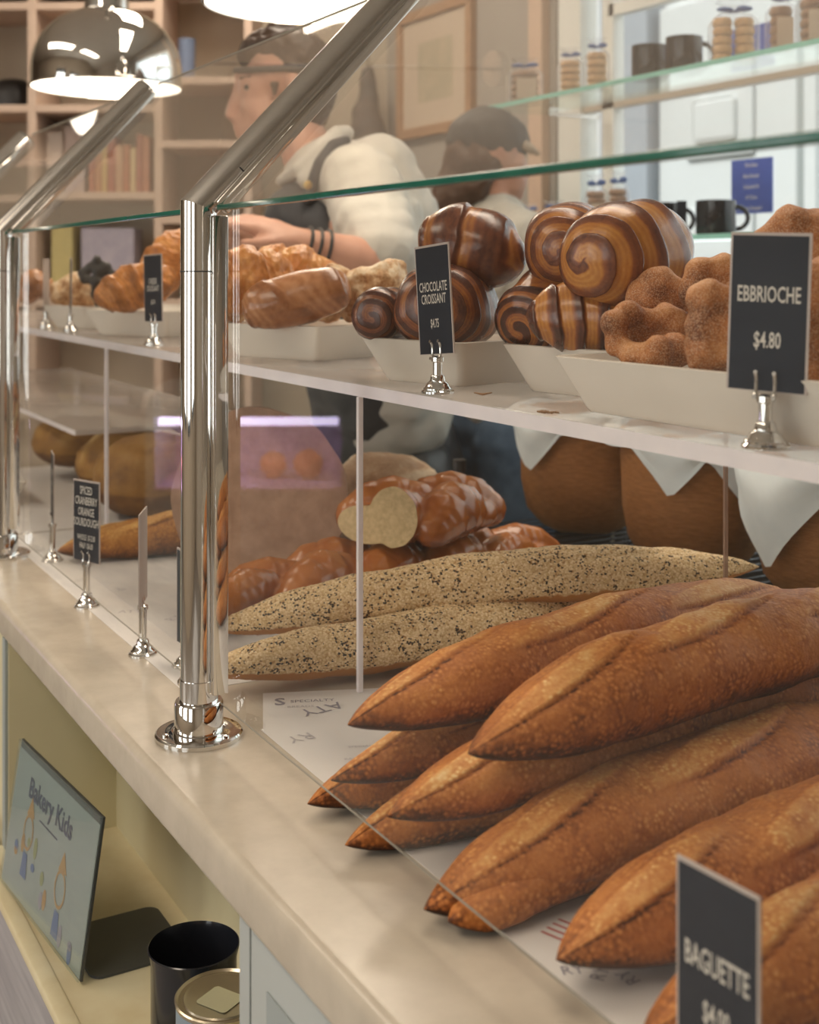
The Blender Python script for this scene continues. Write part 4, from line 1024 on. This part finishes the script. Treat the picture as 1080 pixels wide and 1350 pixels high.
def cookie_bag(label, px, wpx, z, hpx, mat, group, two=False, top=True, Y=1.585, lab=False):
    x, d = gx(px, Y)
    w = wpx * d / FPX; h = hpx * d / FPX
    t = thing('cookie_bag', label, 'cookie bag', (x, Y, z), group)
    n = max(4, int(h / .017))
    dx = RGT
    cols = [-.25, .25] if two else [0]
    for q in cols:
        r = w * (.23 if two else .42)
        for i in range(n):
            cx, cy = x + dx.x * q * w, Y + dx.y * q * w
            zz = z + .003 + h * i / n
            link('cookie', lathe([(r * .9, zz), (r, zz + h / n * .4), (r * .85, zz + h / n * .88)], 16, (cx + .002 * math.sin(i * 3), cy, 0)), mat, t)
    mm = tr((x, Y, z)) @ rotz(YAW)
    rs = [xf((rrect(w, w * .62, w * .15, zz), []), mm)[0] for zz in (.001,)]
    def rr(s, zz): return [mm @ V((p.x * s, p.y * s, zz)) for p in rrect(w * 1.04, w * .9, w * .2, 0)]
    link('bag', rings([rr(.95, .0012), rr(1, h * .3), rr(1, h * .9), rr(.8, h * 1.04), rr(.22, h * 1.16), rr(.30, h * 1.22), rr(.75, h * 1.38)], True, False), M['cello'], t)
    link('tie', lathe([(w * .13, z + h * 1.14), (w * .15, z + h * 1.16), (w * .13, z + h * 1.18)], 12, (x, Y, 0), False, False), M['ribbon'], t)
    link('bow', xf(join(sphere((-w * .22, -w * .12, h * 1.18), (w * .2, w * .05, h * .06), 2), sphere((w * .22, -w * .12, h * 1.2), (w * .2, w * .05, h * .07), 2)), mm), M['ribbon'], t)
    if lab: link('paper_label', xf(box(-w * .3, w * .3, -w * .5, -w * .495, h * .15, h * .75), mm), M['label'], t, smooth=False)
CB = 'cookie bags on the glass shelves'
zu = ZU_ + .0005; zl = ZL_ + .0005
cookie_bag('tied bag of biscuits at the left end of the upper glass shelf', 692, 44, zu, 44, M['cookie_dark'], CB, lab=True)
cookie_bag('left one of two orange cookie bags side by side on the upper shelf', 752, 32, zu, 46, M['cookie'], CB)
cookie_bag('right one of two orange cookie bags, close to the mugs on the upper shelf', 787, 32, zu, 50, M['cookie'], CB)
cookie_bag('big two-stack cookie bag right of the upper mugs', 967, 58, zu, 60, M['cookie'], CB, two=True)
cookie_bag('brown biscuit bag with kraft label at the upper shelf\'s right', 1030, 36, zu, 62, M['cookie_dark'], CB, lab=True)
cookie_bag('brown biscuit bag cut by the right picture edge, upper shelf', 1072, 40, zu, 64, M['cookie_dark'], CB, lab=True)
cookie_bag('small pale cookie bag beside the second worker on the lower shelf', 697, 28, zl, 36, M['cookie'], CB)
cookie_bag('yellow cookie bag second from the worker on the lower shelf', 731, 34, zl, 38, M['cookie'], CB, lab=True)
cookie_bag('brown cookie bag third from the worker on the lower shelf', 786, 30, zl, 62, M['cookie_dark'], CB, lab=True)
cookie_bag('brown cookie bag next to the black mugs on the lower shelf', 815, 28, zl, 64, M['cookie_dark'], CB)
# clear glass jar-like ornament behind the pair of bags
def mug(label, px, z, wpx, hpx, Y=1.585, mark=False):
    x, d = gx(px, Y)
    r = wpx * d / FPX / 2; h = hpx * d / FPX
    t = thing('mug', label, 'mug', (x, Y, z), 'black mugs on the glass shelves')
    link('body', lathe([(r * .94, z), (r, z + .004), (r, z + h), (r - .003, z + h + .001), (r - .005, z + h - .004), (r - .005, z + .01)], 32, (x, Y, 0)), M['mug_black'], t)
    hp = []
    for k in range(13):
        a = -PI / 2 + PI * k / 12
        q = r - .002 + .030 * math.cos(a)
        hp.append(V((x + RGT.x * q, Y + RGT.y * q, z + h * .5 + h * .34 * math.sin(a))))
    link('handle', tube(hp, .0055, 10), M['mug_black'], t)
    if mark:
        n = V((-FWD.x, -FWD.y, 0)); rt = RGT
        q = V((x, Y, z + h * .5)) + n * (r + .0006) - rt * (r * .25)
        mt = Matrix((rt, V((0, 0, 1)), n)).transposed().to_4x4(); mt.translation = q
        link('mark', xf(text('cafe', .022, .8), mt), M['sign_white'], t, smooth=False)
mug('black mug left of the other on the upper glass shelf', 856, zu, 46, 46)
mug('black mug with handle toward the big cookie bag on the upper glass shelf', 902, zu, 48, 48)
mug('black mug partly behind the little sign on the lower glass shelf', 876, zl, 46, 44)
mug('black mug with a white script mark on the lower glass shelf', 944, zl, 52, 45)
x, d = gx(899, 1.53)
t = thing('price_sign', 'tiny black sign standing between the two mugs on the lower glass shelf', 'price sign', (x, 1.53, zl))
link('card', xf(box(-.011, .011, -.001, .001, .004, .078), tr((x, 1.53, zl)) @ rotz(YAW)), M['navy'], t, smooth=False)
link('foot', xf(box(-.014, .014, -.015, .015, 0, .004), tr((x, 1.53, zl)) @ rotz(YAW)), M['shelf_glass_edge'], t, smooth=False)
# blue notice on the window
def pt(px, py, Y):
    k = (px - 540) / FPX; d = (Y - CAM.y) / (FWD.y + RGT.y * k)
    return CAM.x + FWD.x * d + RGT.x * k * d, CAM.z + (356 - py) / FPX * d
def notice(label, p0, p1, lines, hh):
    (xa, za), (xb, zb2) = pt(*p0, YB + .03), pt(*p1, YB + .03)
    t = thing('window_notice', label, 'notice', ((xa + xb) / 2, YB + .032, zb2), 'blue notices stuck on the window')
    link('sheet', box(xa, xb, YB + .031, YB + .034, zb2, za), M['blue_sign'], t, smooth=False)
    for q, s in enumerate(lines):
        link('lettering', xf(text(s, hh, .75, .01), tr(((xa + xb) / 2, YB + .0302, za - (za - zb2) * (q + .6) / (len(lines) + .1))) @ rotx(PI / 2)), M['sign_white'], t, smooth=False)
notice('blue notice with white lines of writing on the window, above the lower mugs', (964, 212), (1018, 280), ['This Door', 'Must Remain', 'Unlocked At', 'All Times', 'When Occupied'], .0095)
notice('blue notice seen just under the upper glass shelf', (964, 40), (1020, 86), ['', '--- ----', '---- --'], .0095)

# ------------------------------------------------------------------ behind the counter: dark cabinet, wire rack, baskets
t = thing('back_cabinet', 'dark low cabinet along the back wall under the window', 'cabinet', (-.3, 1.6, 0))
link('carcass', box(-1.9, 1.2, 1.50, YB - .002, .02, .95), M['dark_cab'], t, smooth=False)
link('top', box(-1.92, 1.22, 1.48, YB - .002, .951, .985, .004), M['dark_cab'], t)
for i in range(4):
    d_ = link('door', box(-1.89 + i * .775, -1.89 + i * .775 + .76, 1.48, 1.499, .06, .93, .004), M['dark_cab'], t)
    link('handle', tube([V((-1.89 + i * .775 + .70, 1.472, .70)), V((-1.89 + i * .775 + .70, 1.472, .84))], .006, 10), M['chrome_soft'], d_)
RZ = .905
t = thing('wire_rack', 'dark wire rack behind the counter with wicker baskets on it', 'rack', (-.05, .96, 0))
x0, x1, y0, y1 = -.78, .75, .785, 1.16
link('shelf_frame', join(tube([V((x0, y0, RZ - .004)), V((x1, y0, RZ - .004))], .004, 8), tube([V((x0, y1, RZ - .004)), V((x1, y1, RZ - .004))], .004, 8), tube([V((x0, y0, RZ - .03)), V((x1, y0, RZ - .03))], .004, 8)), M['wire'], t)
for i in range(52):
    xx = x0 + (x1 - x0) * (i + .5) / 52
    link('wire', tube([V((xx, y0, RZ - .0015)), V((xx, y1, RZ - .0015))], .0015, 6), M['wire'], t)
for i in range(30):
    xx = x0 + (x1 - x0) * i / 30
    link('truss_wire', tube([V((xx, y0, RZ - .03)), V((xx + .025, y0, RZ - .005)), V((xx + .05, y0, RZ - .03))], .0016, 6), M['wire'], t)
for xx in (x0, x1):
    for yy in (y0, y1): link('post', tube([V((xx, yy, 0)), V((xx, yy, RZ + .12))], .012, 14), M['wire'], t)
link('lower_shelf', box(x0, x1, y0, y1, .38, .40), M['dark_cab'], t, smooth=False)
def basket(label, x, y, r, h, seed, flaps):
    z = RZ + .006
    t = thing('wicker_basket', label, 'basket', (x, y, z), 'wicker baskets on the wire rack')
    prof = [(r * .55, z), (r * .72, z + .010), (r * .88, z + .035), (r * .97, z + h * .42), (r, z + h), (r - .007, z + h + .003), (r - .014, z + h * .9), (r * .72, z + .016)]
    g = lathe(prof, 48, (x, y, 0))
    g = ([V((v.x, v.y, v.z)) for v in g[0]], g[1])
    link('body', rough(g, .004, 30, seed), M['wicker'], t)
    rim = [V((x + r * math.cos(2 * PI * k / 40), y + r * math.sin(2 * PI * k / 40), z + h)) for k in range(41)]
    link('rim', tube(rim, .008, 8, False), M['wicker'], t)
    # cloth liner: inside bowl, folded over the rim in pointed flaps
    rs = []
    n = 72
    for q in range(12):
        ring = []
        for k in range(n):
            a = 2 * PI * k / n
            fl = 0
            for fa, fw, fd in flaps: 
                da = abs((a - fa + PI) % (2 * PI) - PI)
                fl = max(fl, fd * max(0, 1 - da / fw))
            if q < 6:
                u = q / 5; rr = r * .6 + (r * .97 - r * .6) * u; zz = z + .03 + (h - .02) * u ** 1.4
            else:
                u = (q - 5) / 6; ov = .018 + fl
                rr = r + .010 + .012 * math.sin(PI * min(1, u * 1.2)) + .010 * u; zz = z + h + .012 * (1 - u) - ov * u ** 1.2
                if q == 6: rr = r - .002; zz = z + h + .012
            wv = .004 * math.sin(a * 9 + seed) * (q / 11)
            ring.append(V((x + (rr + wv) * math.cos(a), y + (rr + wv) * math.sin(a), zz + .004 * math.sin(a * 5 + seed))))
        rs.append(ring)
    link('cloth_liner', rings(rs, True, False), M['linen'], t)
fa = math.atan2(-FWD.y, -FWD.x)
basket('wicker basket nearest the right edge, white cloth folded over its far-left rim', -.06, .965, .124, .205, 1, [(fa - 1.1, .8, .13), (fa + 1.9, .8, .09)])
basket('middle wicker basket with a long white cloth flap over its front', -.345, .95, .116, .205, 2, [(fa + .75, .85, .16), (fa - .5, .45, .07)])
basket('left wicker basket with a pointed white cloth corner', -.64, .96, .114, .205, 3, [(fa + .85, .7, .13), (fa - .9, .5, .08)])
# ------------------------------------------------------------------ people
M['skin'] = pbr('skin', (.56, .31, .22), .5, col2=(.52, .27, .19), scale=25, sub=.08)
M['hair_dark'] = pbr('dark_brown_hair', (.035, .018, .010), .5, col2=(.06, .03, .016), scale=30, stretch=(4, 4, 30))
M['hair_long'] = pbr('brown_hair', (.060, .030, .017), .5, col2=(.10, .05, .028), scale=30, stretch=(4, 4, 30))
M['shirt'] = pbr('white_shirt', (.52, .49, .44), .8, col2=(.47, .45, .40), scale=8, bump=.3, bscale=25, dist=.01)
M['apron'] = pbr('charcoal_apron', (.030, .031, .036), .75, col2=(.040, .041, .046), scale=20)
M['cap'] = pbr('dark_grey_cap', (.055, .052, .05), .7, col2=(.08, .075, .07), scale=14)
M['brass'] = pbr('brass', (.62, .42, .16), .3, 1.0, col2=(.56, .37, .13))
M['jeans'] = pbr('blue_jeans', (.045, .085, .14), .8, col2=(.07, .12, .19), scale=40)
M['shoe'] = pbr('black_shoe', (.02, .02, .02), .5, col2=(.03, .03, .03))
M['eye_white'] = pbr('eye', (.30, .24, .20), .3, col2=(.55, .53, .5))
def cp(lst, d):
    return [(P(x, y, d + dd), r * d / FPX) for x, y, dd, r in lst]
def cw(lst): return [(V(p), r) for p, r in lst]
# --- worker in profile, facing left
dm = 2.6
hip = P(525, 600, dm + .20)
fl = lambda q, z: V((q.x, q.y, z))
t = thing('person', 'worker in profile in white shirt and charcoal apron, forearm reaching over the pastries', 'person', (hip.x, hip.y, 0))
head = join(*[sphere(P(x, y, dm + dd), (r * dm / FPX)) for x, y, dd, r in (
    (372, 88, 0, 46), (392, 92, 0, 47), (368, 92, -.022, 40), (368, 92, .022, 40), (392, 95, -.022, 40), (392, 95, .022, 40),
    (345, 112, -.016, 32), (345, 112, .016, 32), (347, 142, -.012, 31), (347, 142, .012, 31), (338, 166, -.006, 23), (338, 166, .006, 23),
    (330, 186, 0, 13), (322, 184, 0, 7), (375, 158, -.024, 26), (375, 158, .024, 26), (356, 182, 0, 20), (318, 100, -.012, 10), (318, 100, .012, 10), (330, 128, -.006, 18), (330, 128, .006, 18), (330, 158, 0, 17), (326, 172, 0, 13), (350, 150, -.03, 22), (350, 150, .03, 22))])
nose = chain(cp([(315, 112, 0, 7), (310, 132, 0, 8), (304, 150, 0, 8.5), (313, 156, 0, 9)], dm))
lips = join(*[sphere(P(x, y, dm), r * dm / FPX, 2) for x, y, r in ((313, 168, 6.5), (315, 176, 6.5))])
ear = join(*[sphere(P(x, y, dm - .082), r * dm / FPX, 2) for x, y, r in ((386, 105, 9), (387, 116, 9), (383, 127, 7))])
neck = chain(cp([(392, 170, 0, 34), (412, 215, .01, 38)], dm))
sh_n, sh_f = P(478, 245, dm - .15), P(428, 262, dm + .17)
chest, belly = P(455, 300, dm + .02), P(490, 430, dm + .08)
torso = join(chain([(P(430, 235, dm), .085), (chest, .125), (belly, .125), (hip, .13)]), chain([(sh_n, .062), (P(440, 240, dm), .08), (sh_f, .062)]),
             chain([(P(480, 320, dm - .08), .10), (P(500, 440, dm), .11), (hip + V((.0, -.0, 0)), .13)]), chain([(P(440, 320, dm + .10), .10), (P(490, 440, dm + .14), .11), (hip, .13)]))
elb = P(510, 352, dm - .30); wri = P(392, 320, dm - .36); han = P(350, 302, dm - .36)
armn = chain([(sh_n, .056), (elb, .043), (elb.lerp(wri, .35), .043), (wri, .029)])
elf = P(372, 345, dm + .12); wrf = P(318, 316, dm - .02)
armf = chain([(sh_f, .055), (elf, .042), (wrf, .028)])
def hand(w, dirv, up, s, curl=.5):
    dirv = dirv.normalized(); up = (up - dirv * up.dot(dirv)).normalized(); sd = dirv.cross(up)
    g = [chain([(w, .027), (w + dirv * .05, .026)])]
    for q in (-1, 0, 1): g.append(chain([(w + dirv * .015 + sd * q * .018, .020), (w + dirv * .075 + sd * q * .022, .015)]))
    for q, (o, L) in enumerate(((-.030, .062), (-.010, .074), (.010, .070), (.029, .055))):
        b = w + dirv * .082 + sd * o
        p1 = b + dirv * (L * .45) - up * (.010 * curl)
        p2 = p1 + (dirv * .7 - up * curl * 1.1).normalized() * (L * .33)
        p3 = p2 + (dirv * .3 - up * 1.1).normalized() * (L * .28)
        g.append(chain([(b, .0105), (p1, .0095), (p2, .0088), (p3, .0078)]))
    b = w + dirv * .025 + sd * (s * .030)
    g.append(chain([(b, .014), (b + dirv * .030 + sd * s * .022 - up * .010, .011), (b + dirv * .058 + sd * s * .022 - up * .022, .0095)]))
    return join(*g)
hn = hand(wri, han - wri, V((0, 0, 1)) - FWD * .3, -1)
hf = hand(wrf, P(292, 306, dm - .08) - wrf, V((0, 0, 1)), 1)
lat = (hip - P(525, 600, dm + .06)); 
fwd_m = (-RGT * .95 - FWD * .2).normalized(); side_m = V((-fwd_m.y, fwd_m.x, 0))
def legs(h, side, fw):
    out = []
    for s in (-1, 1):
        k = h + side * (.10 * s)
        out.append(chain([(fl(k, h.z - .03), .095), (fl(k, .52) + fw * .02, .062), (fl(k, .40), .060), (fl(k, .09), .043)]))
        out.append(chain([(fl(k, .055) - fw * .03, .045), (fl(k, .04) + fw * .13, .035)]))
    return out
lg = legs(hip, side_m, fwd_m)
body = voxel(join(head, nose, lips, ear, neck, torso, armn, armf, hn, hf, *lg), .0062, 3)
body = ([V((v.x, v.y, max(v.z, .006))) for v in body[0]], body[1])
bo = link('body', body, M['skin'], t)
hr = voxel(join(*[sphere(P(x, y, dm + dd), r * dm / FPX) for x, y, dd, r in (
    (370, 74, -.02, 40), (370, 74, .02, 40), (395, 82, -.025, 43), (395, 82, .025, 43), (410, 100, -.02, 40), (410, 100, .02, 40), (412, 125, -.025, 32), (412, 125, .025, 32), (345, 70, 0, 30), (332, 76, 0, 20), (362, 112, -.075, 7), (362, 122, -.074, 5), (405, 145, 0, 32), (372, 60, 0, 34), (355, 58, .0, 24))]), .006, 3)
hr = rough(hr, .005, 45, 2)
link('hair', hr, M['hair_dark'], t)
hb = []
for k in range(49):
    a = 2 * PI * k / 48
    hb.append(P(372 - 64 * math.cos(a) + 3, 90 + 3 * math.cos(a), dm + .092 * math.sin(a)))
link('hair_band', tube(hb, .0065, 8, False), M['cap'], t)
for x, y in ((327, 115),):
    e = link('eye', sphere(P(x, y, dm - .050), .0085, 2), M['eye_white'], t)
    link('iris', sphere(P(x - 2, y, dm - .0575), .0052, 2), M['black'], e)
link('eyebrow', chain(cp([(318, 103, -.042, 2.2), (330, 101, -.055, 2.6), (344, 105, -.060, 2)], dm)), M['hair_dark'], t)
# shirt
slv = chain([(sh_n + V((0, 0, .005)), .082), (sh_n.lerp(elb, .5), .080), (sh_n.lerp(elb, .86), .072)])
slf = chain([(sh_f, .075), (sh_f.lerp(elf, .55), .066)])
shirt = voxel(join(slv, slf, chain([(P(430, 232, dm + .01), .095), (P(462, 300, dm + .02), .140), (P(492, 430, dm + .08), .14), (P(515, 540, dm + .14), .143)]), chain([(sh_n, .075), (P(448, 238, dm), .092), (sh_f, .072)]),
     chain([(P(492, 310, dm - .07), .115), (P(506, 430, dm), .12), (P(520, 540, dm + .1), .13)]), chain([(P(450, 320, dm + .10), .11), (P(495, 440, dm + .14), .12)]),
     chain([(P(500, 230, dm - .02), .085), (P(520, 290, dm), .10), (P(528, 380, dm + .03), .10)])), .0075, 4)
shirt = rough(shirt, .006, 12, 4, 2)
sh = link('shirt', shirt, M['shirt'], t)
col = []
for side in (-1, 1):
    col.append(chain(cp([(444, 176, side * .06, 11), (424, 196, side * .085, 12), (395, 222, side * .075, 12), (372, 238, side * .035, 9)], dm)))
    col.append(chain(cp([(446, 190, side * .06, 12), (430, 212, side * .09, 13), (405, 238, side * .085, 13)], dm)))
col.append(chain(cp([(444, 176, -.06, 11), (456, 176, 0, 12), (444, 176, .06, 11)], dm)))
link('collar', voxel(join(*col), .006, 2), M['shirt'], sh)
bib = voxel(join(chain([(P(400, 290, dm - .03), .085), (P(432, 370, dm), .115), (P(480, 520, dm + .12), .12), (P(505, 760, dm + .27), .12)]), chain([(P(410, 300, dm + .10), .07), (P(440, 380, dm + .13), .10), (P(470, 520, dm + .16), .11), (P(505, 760, dm + .33), .12)]), chain([(P(425, 300, dm - .085), .06), (P(448, 370, dm - .085), .09), (P(490, 520, dm + .06), .11)])), .008, 3)
ap = link('apron', bib, M['apron'], t)
link('strap', voxel(chain(cp([(405, 262, -.120, 9), (422, 215, -.125, 9), (440, 192, -.100, 9), (456, 186, -.06, 8)], dm)), .006, 2), M['apron'], ap)
link('button', xf(lathe([(.009, 0), (.0085, .003), (.003, .004)], 16), frame(P(406, 244, dm - .155), -FWD, (0, 0, 1)) @ roty(PI / 2)), M['brass'], ap)
for u in (.70, .80, .90):
    c = elb.lerp(wri, u); ax = (wri - elb).normalized(); rr = .043 + (.029 - .043) * max(0, (u - .35) / .65)
    n1 = ax.cross(V((0, 0, 1))).normalized(); n2 = ax.cross(n1)
    link('bracelet', tube([c + (n1 * math.cos(2 * PI * k / 24) + n2 * math.sin(2 * PI * k / 24)) * (rr + .0015) for k in range(25)], .0032, 8, False), M['black'], t)
tz = voxel(join(*legs(hip, side_m, fwd_m)[0::2], chain([(hip, .135), (fl(hip, hip.z - .06), .13)])), .009, 2)
tz = rough(([v for v in tz[0]], tz[1]), .004, 9, 2)
ns_ = normals(tz); tz = ([v + n * .010 for v, n in zip(tz[0], ns_)], tz[1])
link('trousers', ([V((v.x, v.y, max(v.z, .05))) for v in tz[0]], tz[1]), M['dark_cab'], t)
for s in (-1, 1):
    k = hip + side_m * (.10 * s)
    g = voxel(chain([(fl(k, .058) - fwd_m * .035, .056), (fl(k, .045) + fwd_m * .15, .044)]), .007, 2)
    link('shoe', ([V((v.x, v.y, max(v.z, .001))) for v in g[0]], g[1]), M['shoe'], t)

# --- second worker, head turned to the window
dw = 2.94
hipw = P(655, 560, dw + .02)
t = thing('person', 'second worker with long dark hair, dark cap and white shirt, turned away toward the window', 'person', (hipw.x, hipw.y, 0))
whead = join(*[sphere(P(x, y, dw + dd), r * dw / FPX) for x, y, dd, r in (
    (640, 192, 0, 44), (652, 196, .02, 40), (650, 196, -.02, 38), (668, 215, .02, 27), (668, 215, -.012, 27), (670, 238, .01, 26), (676, 252, .012, 15), (650, 240, 0, 27), (684, 258, .012, 7))])
wnose = chain(cp([(689, 212, .012, 5), (695, 228, .012, 6)], dw))
wlip = join(sphere(P(690, 243, dw + .012), 5.5 * dw / FPX, 2), sphere(P(688, 250, dw + .012), 5 * dw / FPX, 2))
wneck = chain(cp([(650, 250, 0, 24), (648, 285, 0, 26)], dw))
ws_n, ws_f = P(690, 312, dw - .12), P(622, 312, dw + .14)
wtor = join(chain([(P(652, 300, dw), .075), (P(655, 380, dw), .105), (P(655, 470, dw), .095), (hipw, .125)]), chain([(ws_n, .052), (P(652, 298, dw), .065), (ws_f, .052)]))
wel, wwr = P(712, 455, dw - .16), P(735, 500, dw - .02)
wel2, wwr2 = P(640, 455, dw + .22), P(700, 500, dw + .20)
warm = join(chain([(ws_n, .047), (wel, .037), (wwr, .026)]), chain([(ws_f, .047), (wel2, .037), (wwr2, .026)]), hand(wwr, RGT + V((0, 0, -.2)), V((0, 0, 1)), 1), hand(wwr2, RGT + V((0, 0, -.2)), V((0, 0, 1)), -1))
fw_w = (RGT * .9 + FWD * .3).normalized(); sd_w = V((-fw_w.y, fw_w.x, 0))
wl = legs(hipw, sd_w, fw_w)
g = voxel(join(whead, wnose, wlip, wneck, wtor, warm, *wl), .0065, 3)
link('body', ([V((v.x, v.y, max(v.z, .006))) for v in g[0]], g[1]), M['skin'], t)
g = voxel(join(*[sphere(P(x, y, dw + dd), r * dw / FPX) for x, y, dd, r in (
    (630, 190, 0, 42), (622, 210, -.01, 38), (640, 205, -.035, 30), (612, 235, 0, 34), (600, 255, -.01, 32), (590, 275, -.01, 28), (582, 295, 0, 22), (575, 312, 0, 15), (625, 245, -.03, 24), (605, 275, .03, 24), (640, 232, -.052, 14))]), .007, 3)
link('hair', rough(g, .006, 35, 3), M['hair_long'], t)
g = voxel(join(*[sphere(P(x, y, dw + dd), r * dw / FPX) for x, y, dd, r in (
    (638, 182, 0, 44), (650, 182, .02, 42), (650, 182, -.02, 42), (662, 186, 0, 38), (628, 186, 0, 42))]), .007, 2)
cut = P(640, 205, dw).z
g, _ = clip(g, V((0, 0, cut)), V((0, 0, -1)))
c_ = link('cap', g, M['cap'], t)
g = voxel(join(*[sphere(P(x, y, dw + dd), r * dw / FPX, 2) for x, y, dd, r in ((690, 190, 0, 9), (690, 191, .03, 9), (690, 191, -.03, 9), (700, 196, 0, 7), (700, 197, .025, 7), (700, 197, -.025, 7), (708, 202, 0, 5), (680, 188, .03, 9), (680, 188, -.03, 9))]), .006, 2)
link('visor', g, pbr('tan_visor', (.42, .34, .26), .7, col2=(.38, .31, .24)), c_)
g = voxel(join(chain([(P(652, 296, dw), .083), (P(655, 380, dw), .118), (P(655, 470, dw), .112), (P(655, 540, dw), .125)]), chain([(ws_n, .064), (P(652, 300, dw), .075), (ws_f, .064)]), chain([(ws_n, .064), (ws_n.lerp(wel, .8), .055)]), chain([(ws_f, .064), (ws_f.lerp(wel2, .8), .055)])), .0075, 3)
link('shirt', rough(g, .005, 12, 9, 2), M['shirt'], t)
g = voxel(join(*legs(hipw, sd_w, fw_w)[0::2], chain([(hipw, .135), (fl(hipw, hipw.z - .06), .13)])), .009, 2)
ns_ = normals(g); g = ([v + n * .010 for v, n in zip(g[0], ns_)], g[1])
link('jeans', ([V((v.x, v.y, max(v.z, .05))) for v in g[0]], g[1]), M['jeans'], t)
for s in (-1, 1):
    k = hipw + sd_w * (.10 * s)
    g = voxel(chain([(fl(k, .058) - fw_w * .035, .054), (fl(k, .045) + fw_w * .15, .042)]), .007, 2)
    link('shoe', ([V((v.x, v.y, max(v.z, .001))) for v in g[0]], g[1]), M['shoe'], t)

# ------------------------------------------------------------------ chilled display across the shop (mirrored in the upright glass)
cc = V((-2.60, -1.10, 0)); nx = V((.868, .497, 0)).normalized(); ny = V((-nx.y, nx.x, 0))
CM = Matrix((ny, -nx, V((0, 0, 1)))).transposed().to_4x4(); CM.translation = cc
t = thing('chiller_case', 'small lit chiller across the shop, mirrored as a lilac glow in the glass', 'display case', cc)
lil = pbr('lilac_lining', (.62, .45, .60), .5, col2=(.58, .42, .56), scale=8)
link('cabinet', xf(join(box(-.33, .33, 0, .5, 0, .66), box(-.33, -.30, 0, .5, .66, .96), box(.30, .33, 0, .5, .66, .96), box(-.33, .33, 0, .5, .90, .98)), CM), M['greyblue'], t, smooth=False)
link('lining', xf(join(box(-.30, .30, .38, .40, .66, .90), box(-.30, .30, .0, .38, .66, .668)), CM), lil, t, smooth=False)
link('light_strip', xf(box(-.29, .29, .015, .035, .868, .892), CM), pbr('cool_light_strip', (.9, .85, 1), .4, col2=(.9, .85, 1), emis=(.80, .70, 1), es=14), t, smooth=False)
l = bpy.data.lights.new('strip', 'AREA'); l.shape = 'RECTANGLE'; l.size = .55; l.size_y = .04; l.energy = 3.0; l.color = (.85, .72, 1)
o = bpy.data.objects.new('strip', l); COL.objects.link(o); o.matrix_world = CM @ tr((0, .08, .885)) @ rotx(math.radians(25))
for i, (u, v, rr) in enumerate(((-.18, .18, .05), (-.06, .20, .045), (.16, .16, .042))):
    tag(link('orange', sphere(CM @ V((u, v, .6685 + rr)), rr, 3), pbr('orange_peel_%d' % i, (.75, .25, .08), .4, col2=(.7, .22, .06)), origin=CM @ V((u, v, .668))), ['orange at the left in the chiller', 'orange in the middle of the chiller', 'orange at the right in the chiller'][i], 'fruit', 'oranges in the chiller')

# ------------------------------------------------------------------ light
def area(name, loc, size, sy, e, col, rot=(0, 0, 0)):
    l = bpy.data.lights.new(name, 'AREA'); l.shape = 'RECTANGLE'; l.size = size; l.size_y = sy; l.energy = e; l.color = col
    o = bpy.data.objects.new(name, l); COL.objects.link(o); o.location = loc; o.rotation_euler = rot
    return o
warm = (1, .86, .70)
area('ceiling_light', (.6, -1.5, 2.93), 1.8, .5, 40, warm)
area('ceiling_light', (-1.9, -1.5, 2.93), 1.8, .5, 40, warm)
area('ceiling_light', (-.4, .75, 2.93), 1.6, .35, 30, warm)
area('ceiling_light', (-2.3, .9, 2.93), 1.2, .4, 36, warm)
# daylight through the windows
area('window_daylight', (-.4, YB + .25, 1.8), 2.6, 1.4, 14, (.90, .97, 1), (-PI / 2, 0, 0))
for a, b in fx: area('shop_window_daylight', ((a + b) / 2, -3.62, 1.62), 1.3, 1.7, 34, (1, .95, .88), (PI / 2, 0, 0))
sn = bpy.data.lights.new('sun', 'SUN'); sn.energy = 5.5; sn.angle = .2; sn.color = (1, .98, .94)
so = bpy.data.objects.new('sun', sn); COL.objects.link(so); so.rotation_euler = (math.radians(40), 0, math.radians(-12))
w = bpy.data.worlds.new('sky'); SC.world = w; w.use_nodes = True
nt = w.node_tree; nt.nodes.clear()
bgn = nt.nodes.new('ShaderNodeBackground'); wo = nt.nodes.new('ShaderNodeOutputWorld')
bgn.inputs[0].default_value = (.86, .94, 1, 1); bgn.inputs[1].default_value = 2.2
nt.links.new(bgn.outputs[0], wo.inputs[0])

# ------------------------------------------------------------------ camera
cam = bpy.data.cameras.new('camera'); co = bpy.data.objects.new('camera', cam); COL.objects.link(co)
co.location = CAM; co.rotation_euler = (PI / 2, 0, YAW)
cam.sensor_fit = 'HORIZONTAL'; cam.sensor_width = 36; cam.lens = FPX / 1080 * 36
cam.shift_y = -(675 - 356) / 1080
cam.clip_start = .02; cam.clip_end = 60
cam.dof.use_dof = True; cam.dof.focus_distance = 1.2; cam.dof.aperture_fstop = 8.5
SC.camera = co
SC.view_settings.view_transform = 'Standard'
SC.view_settings.look = 'None'
SC.view_settings.exposure = -0.65
SC.cycles.max_bounces = 10; SC.cycles.transparent_max_bounces = 24; SC.cycles.glossy_bounces = 5
SC.cycles.caustics_reflective = False; SC.cycles.caustics_refractive = False
SC.cycles.sample_clamp_indirect = 6
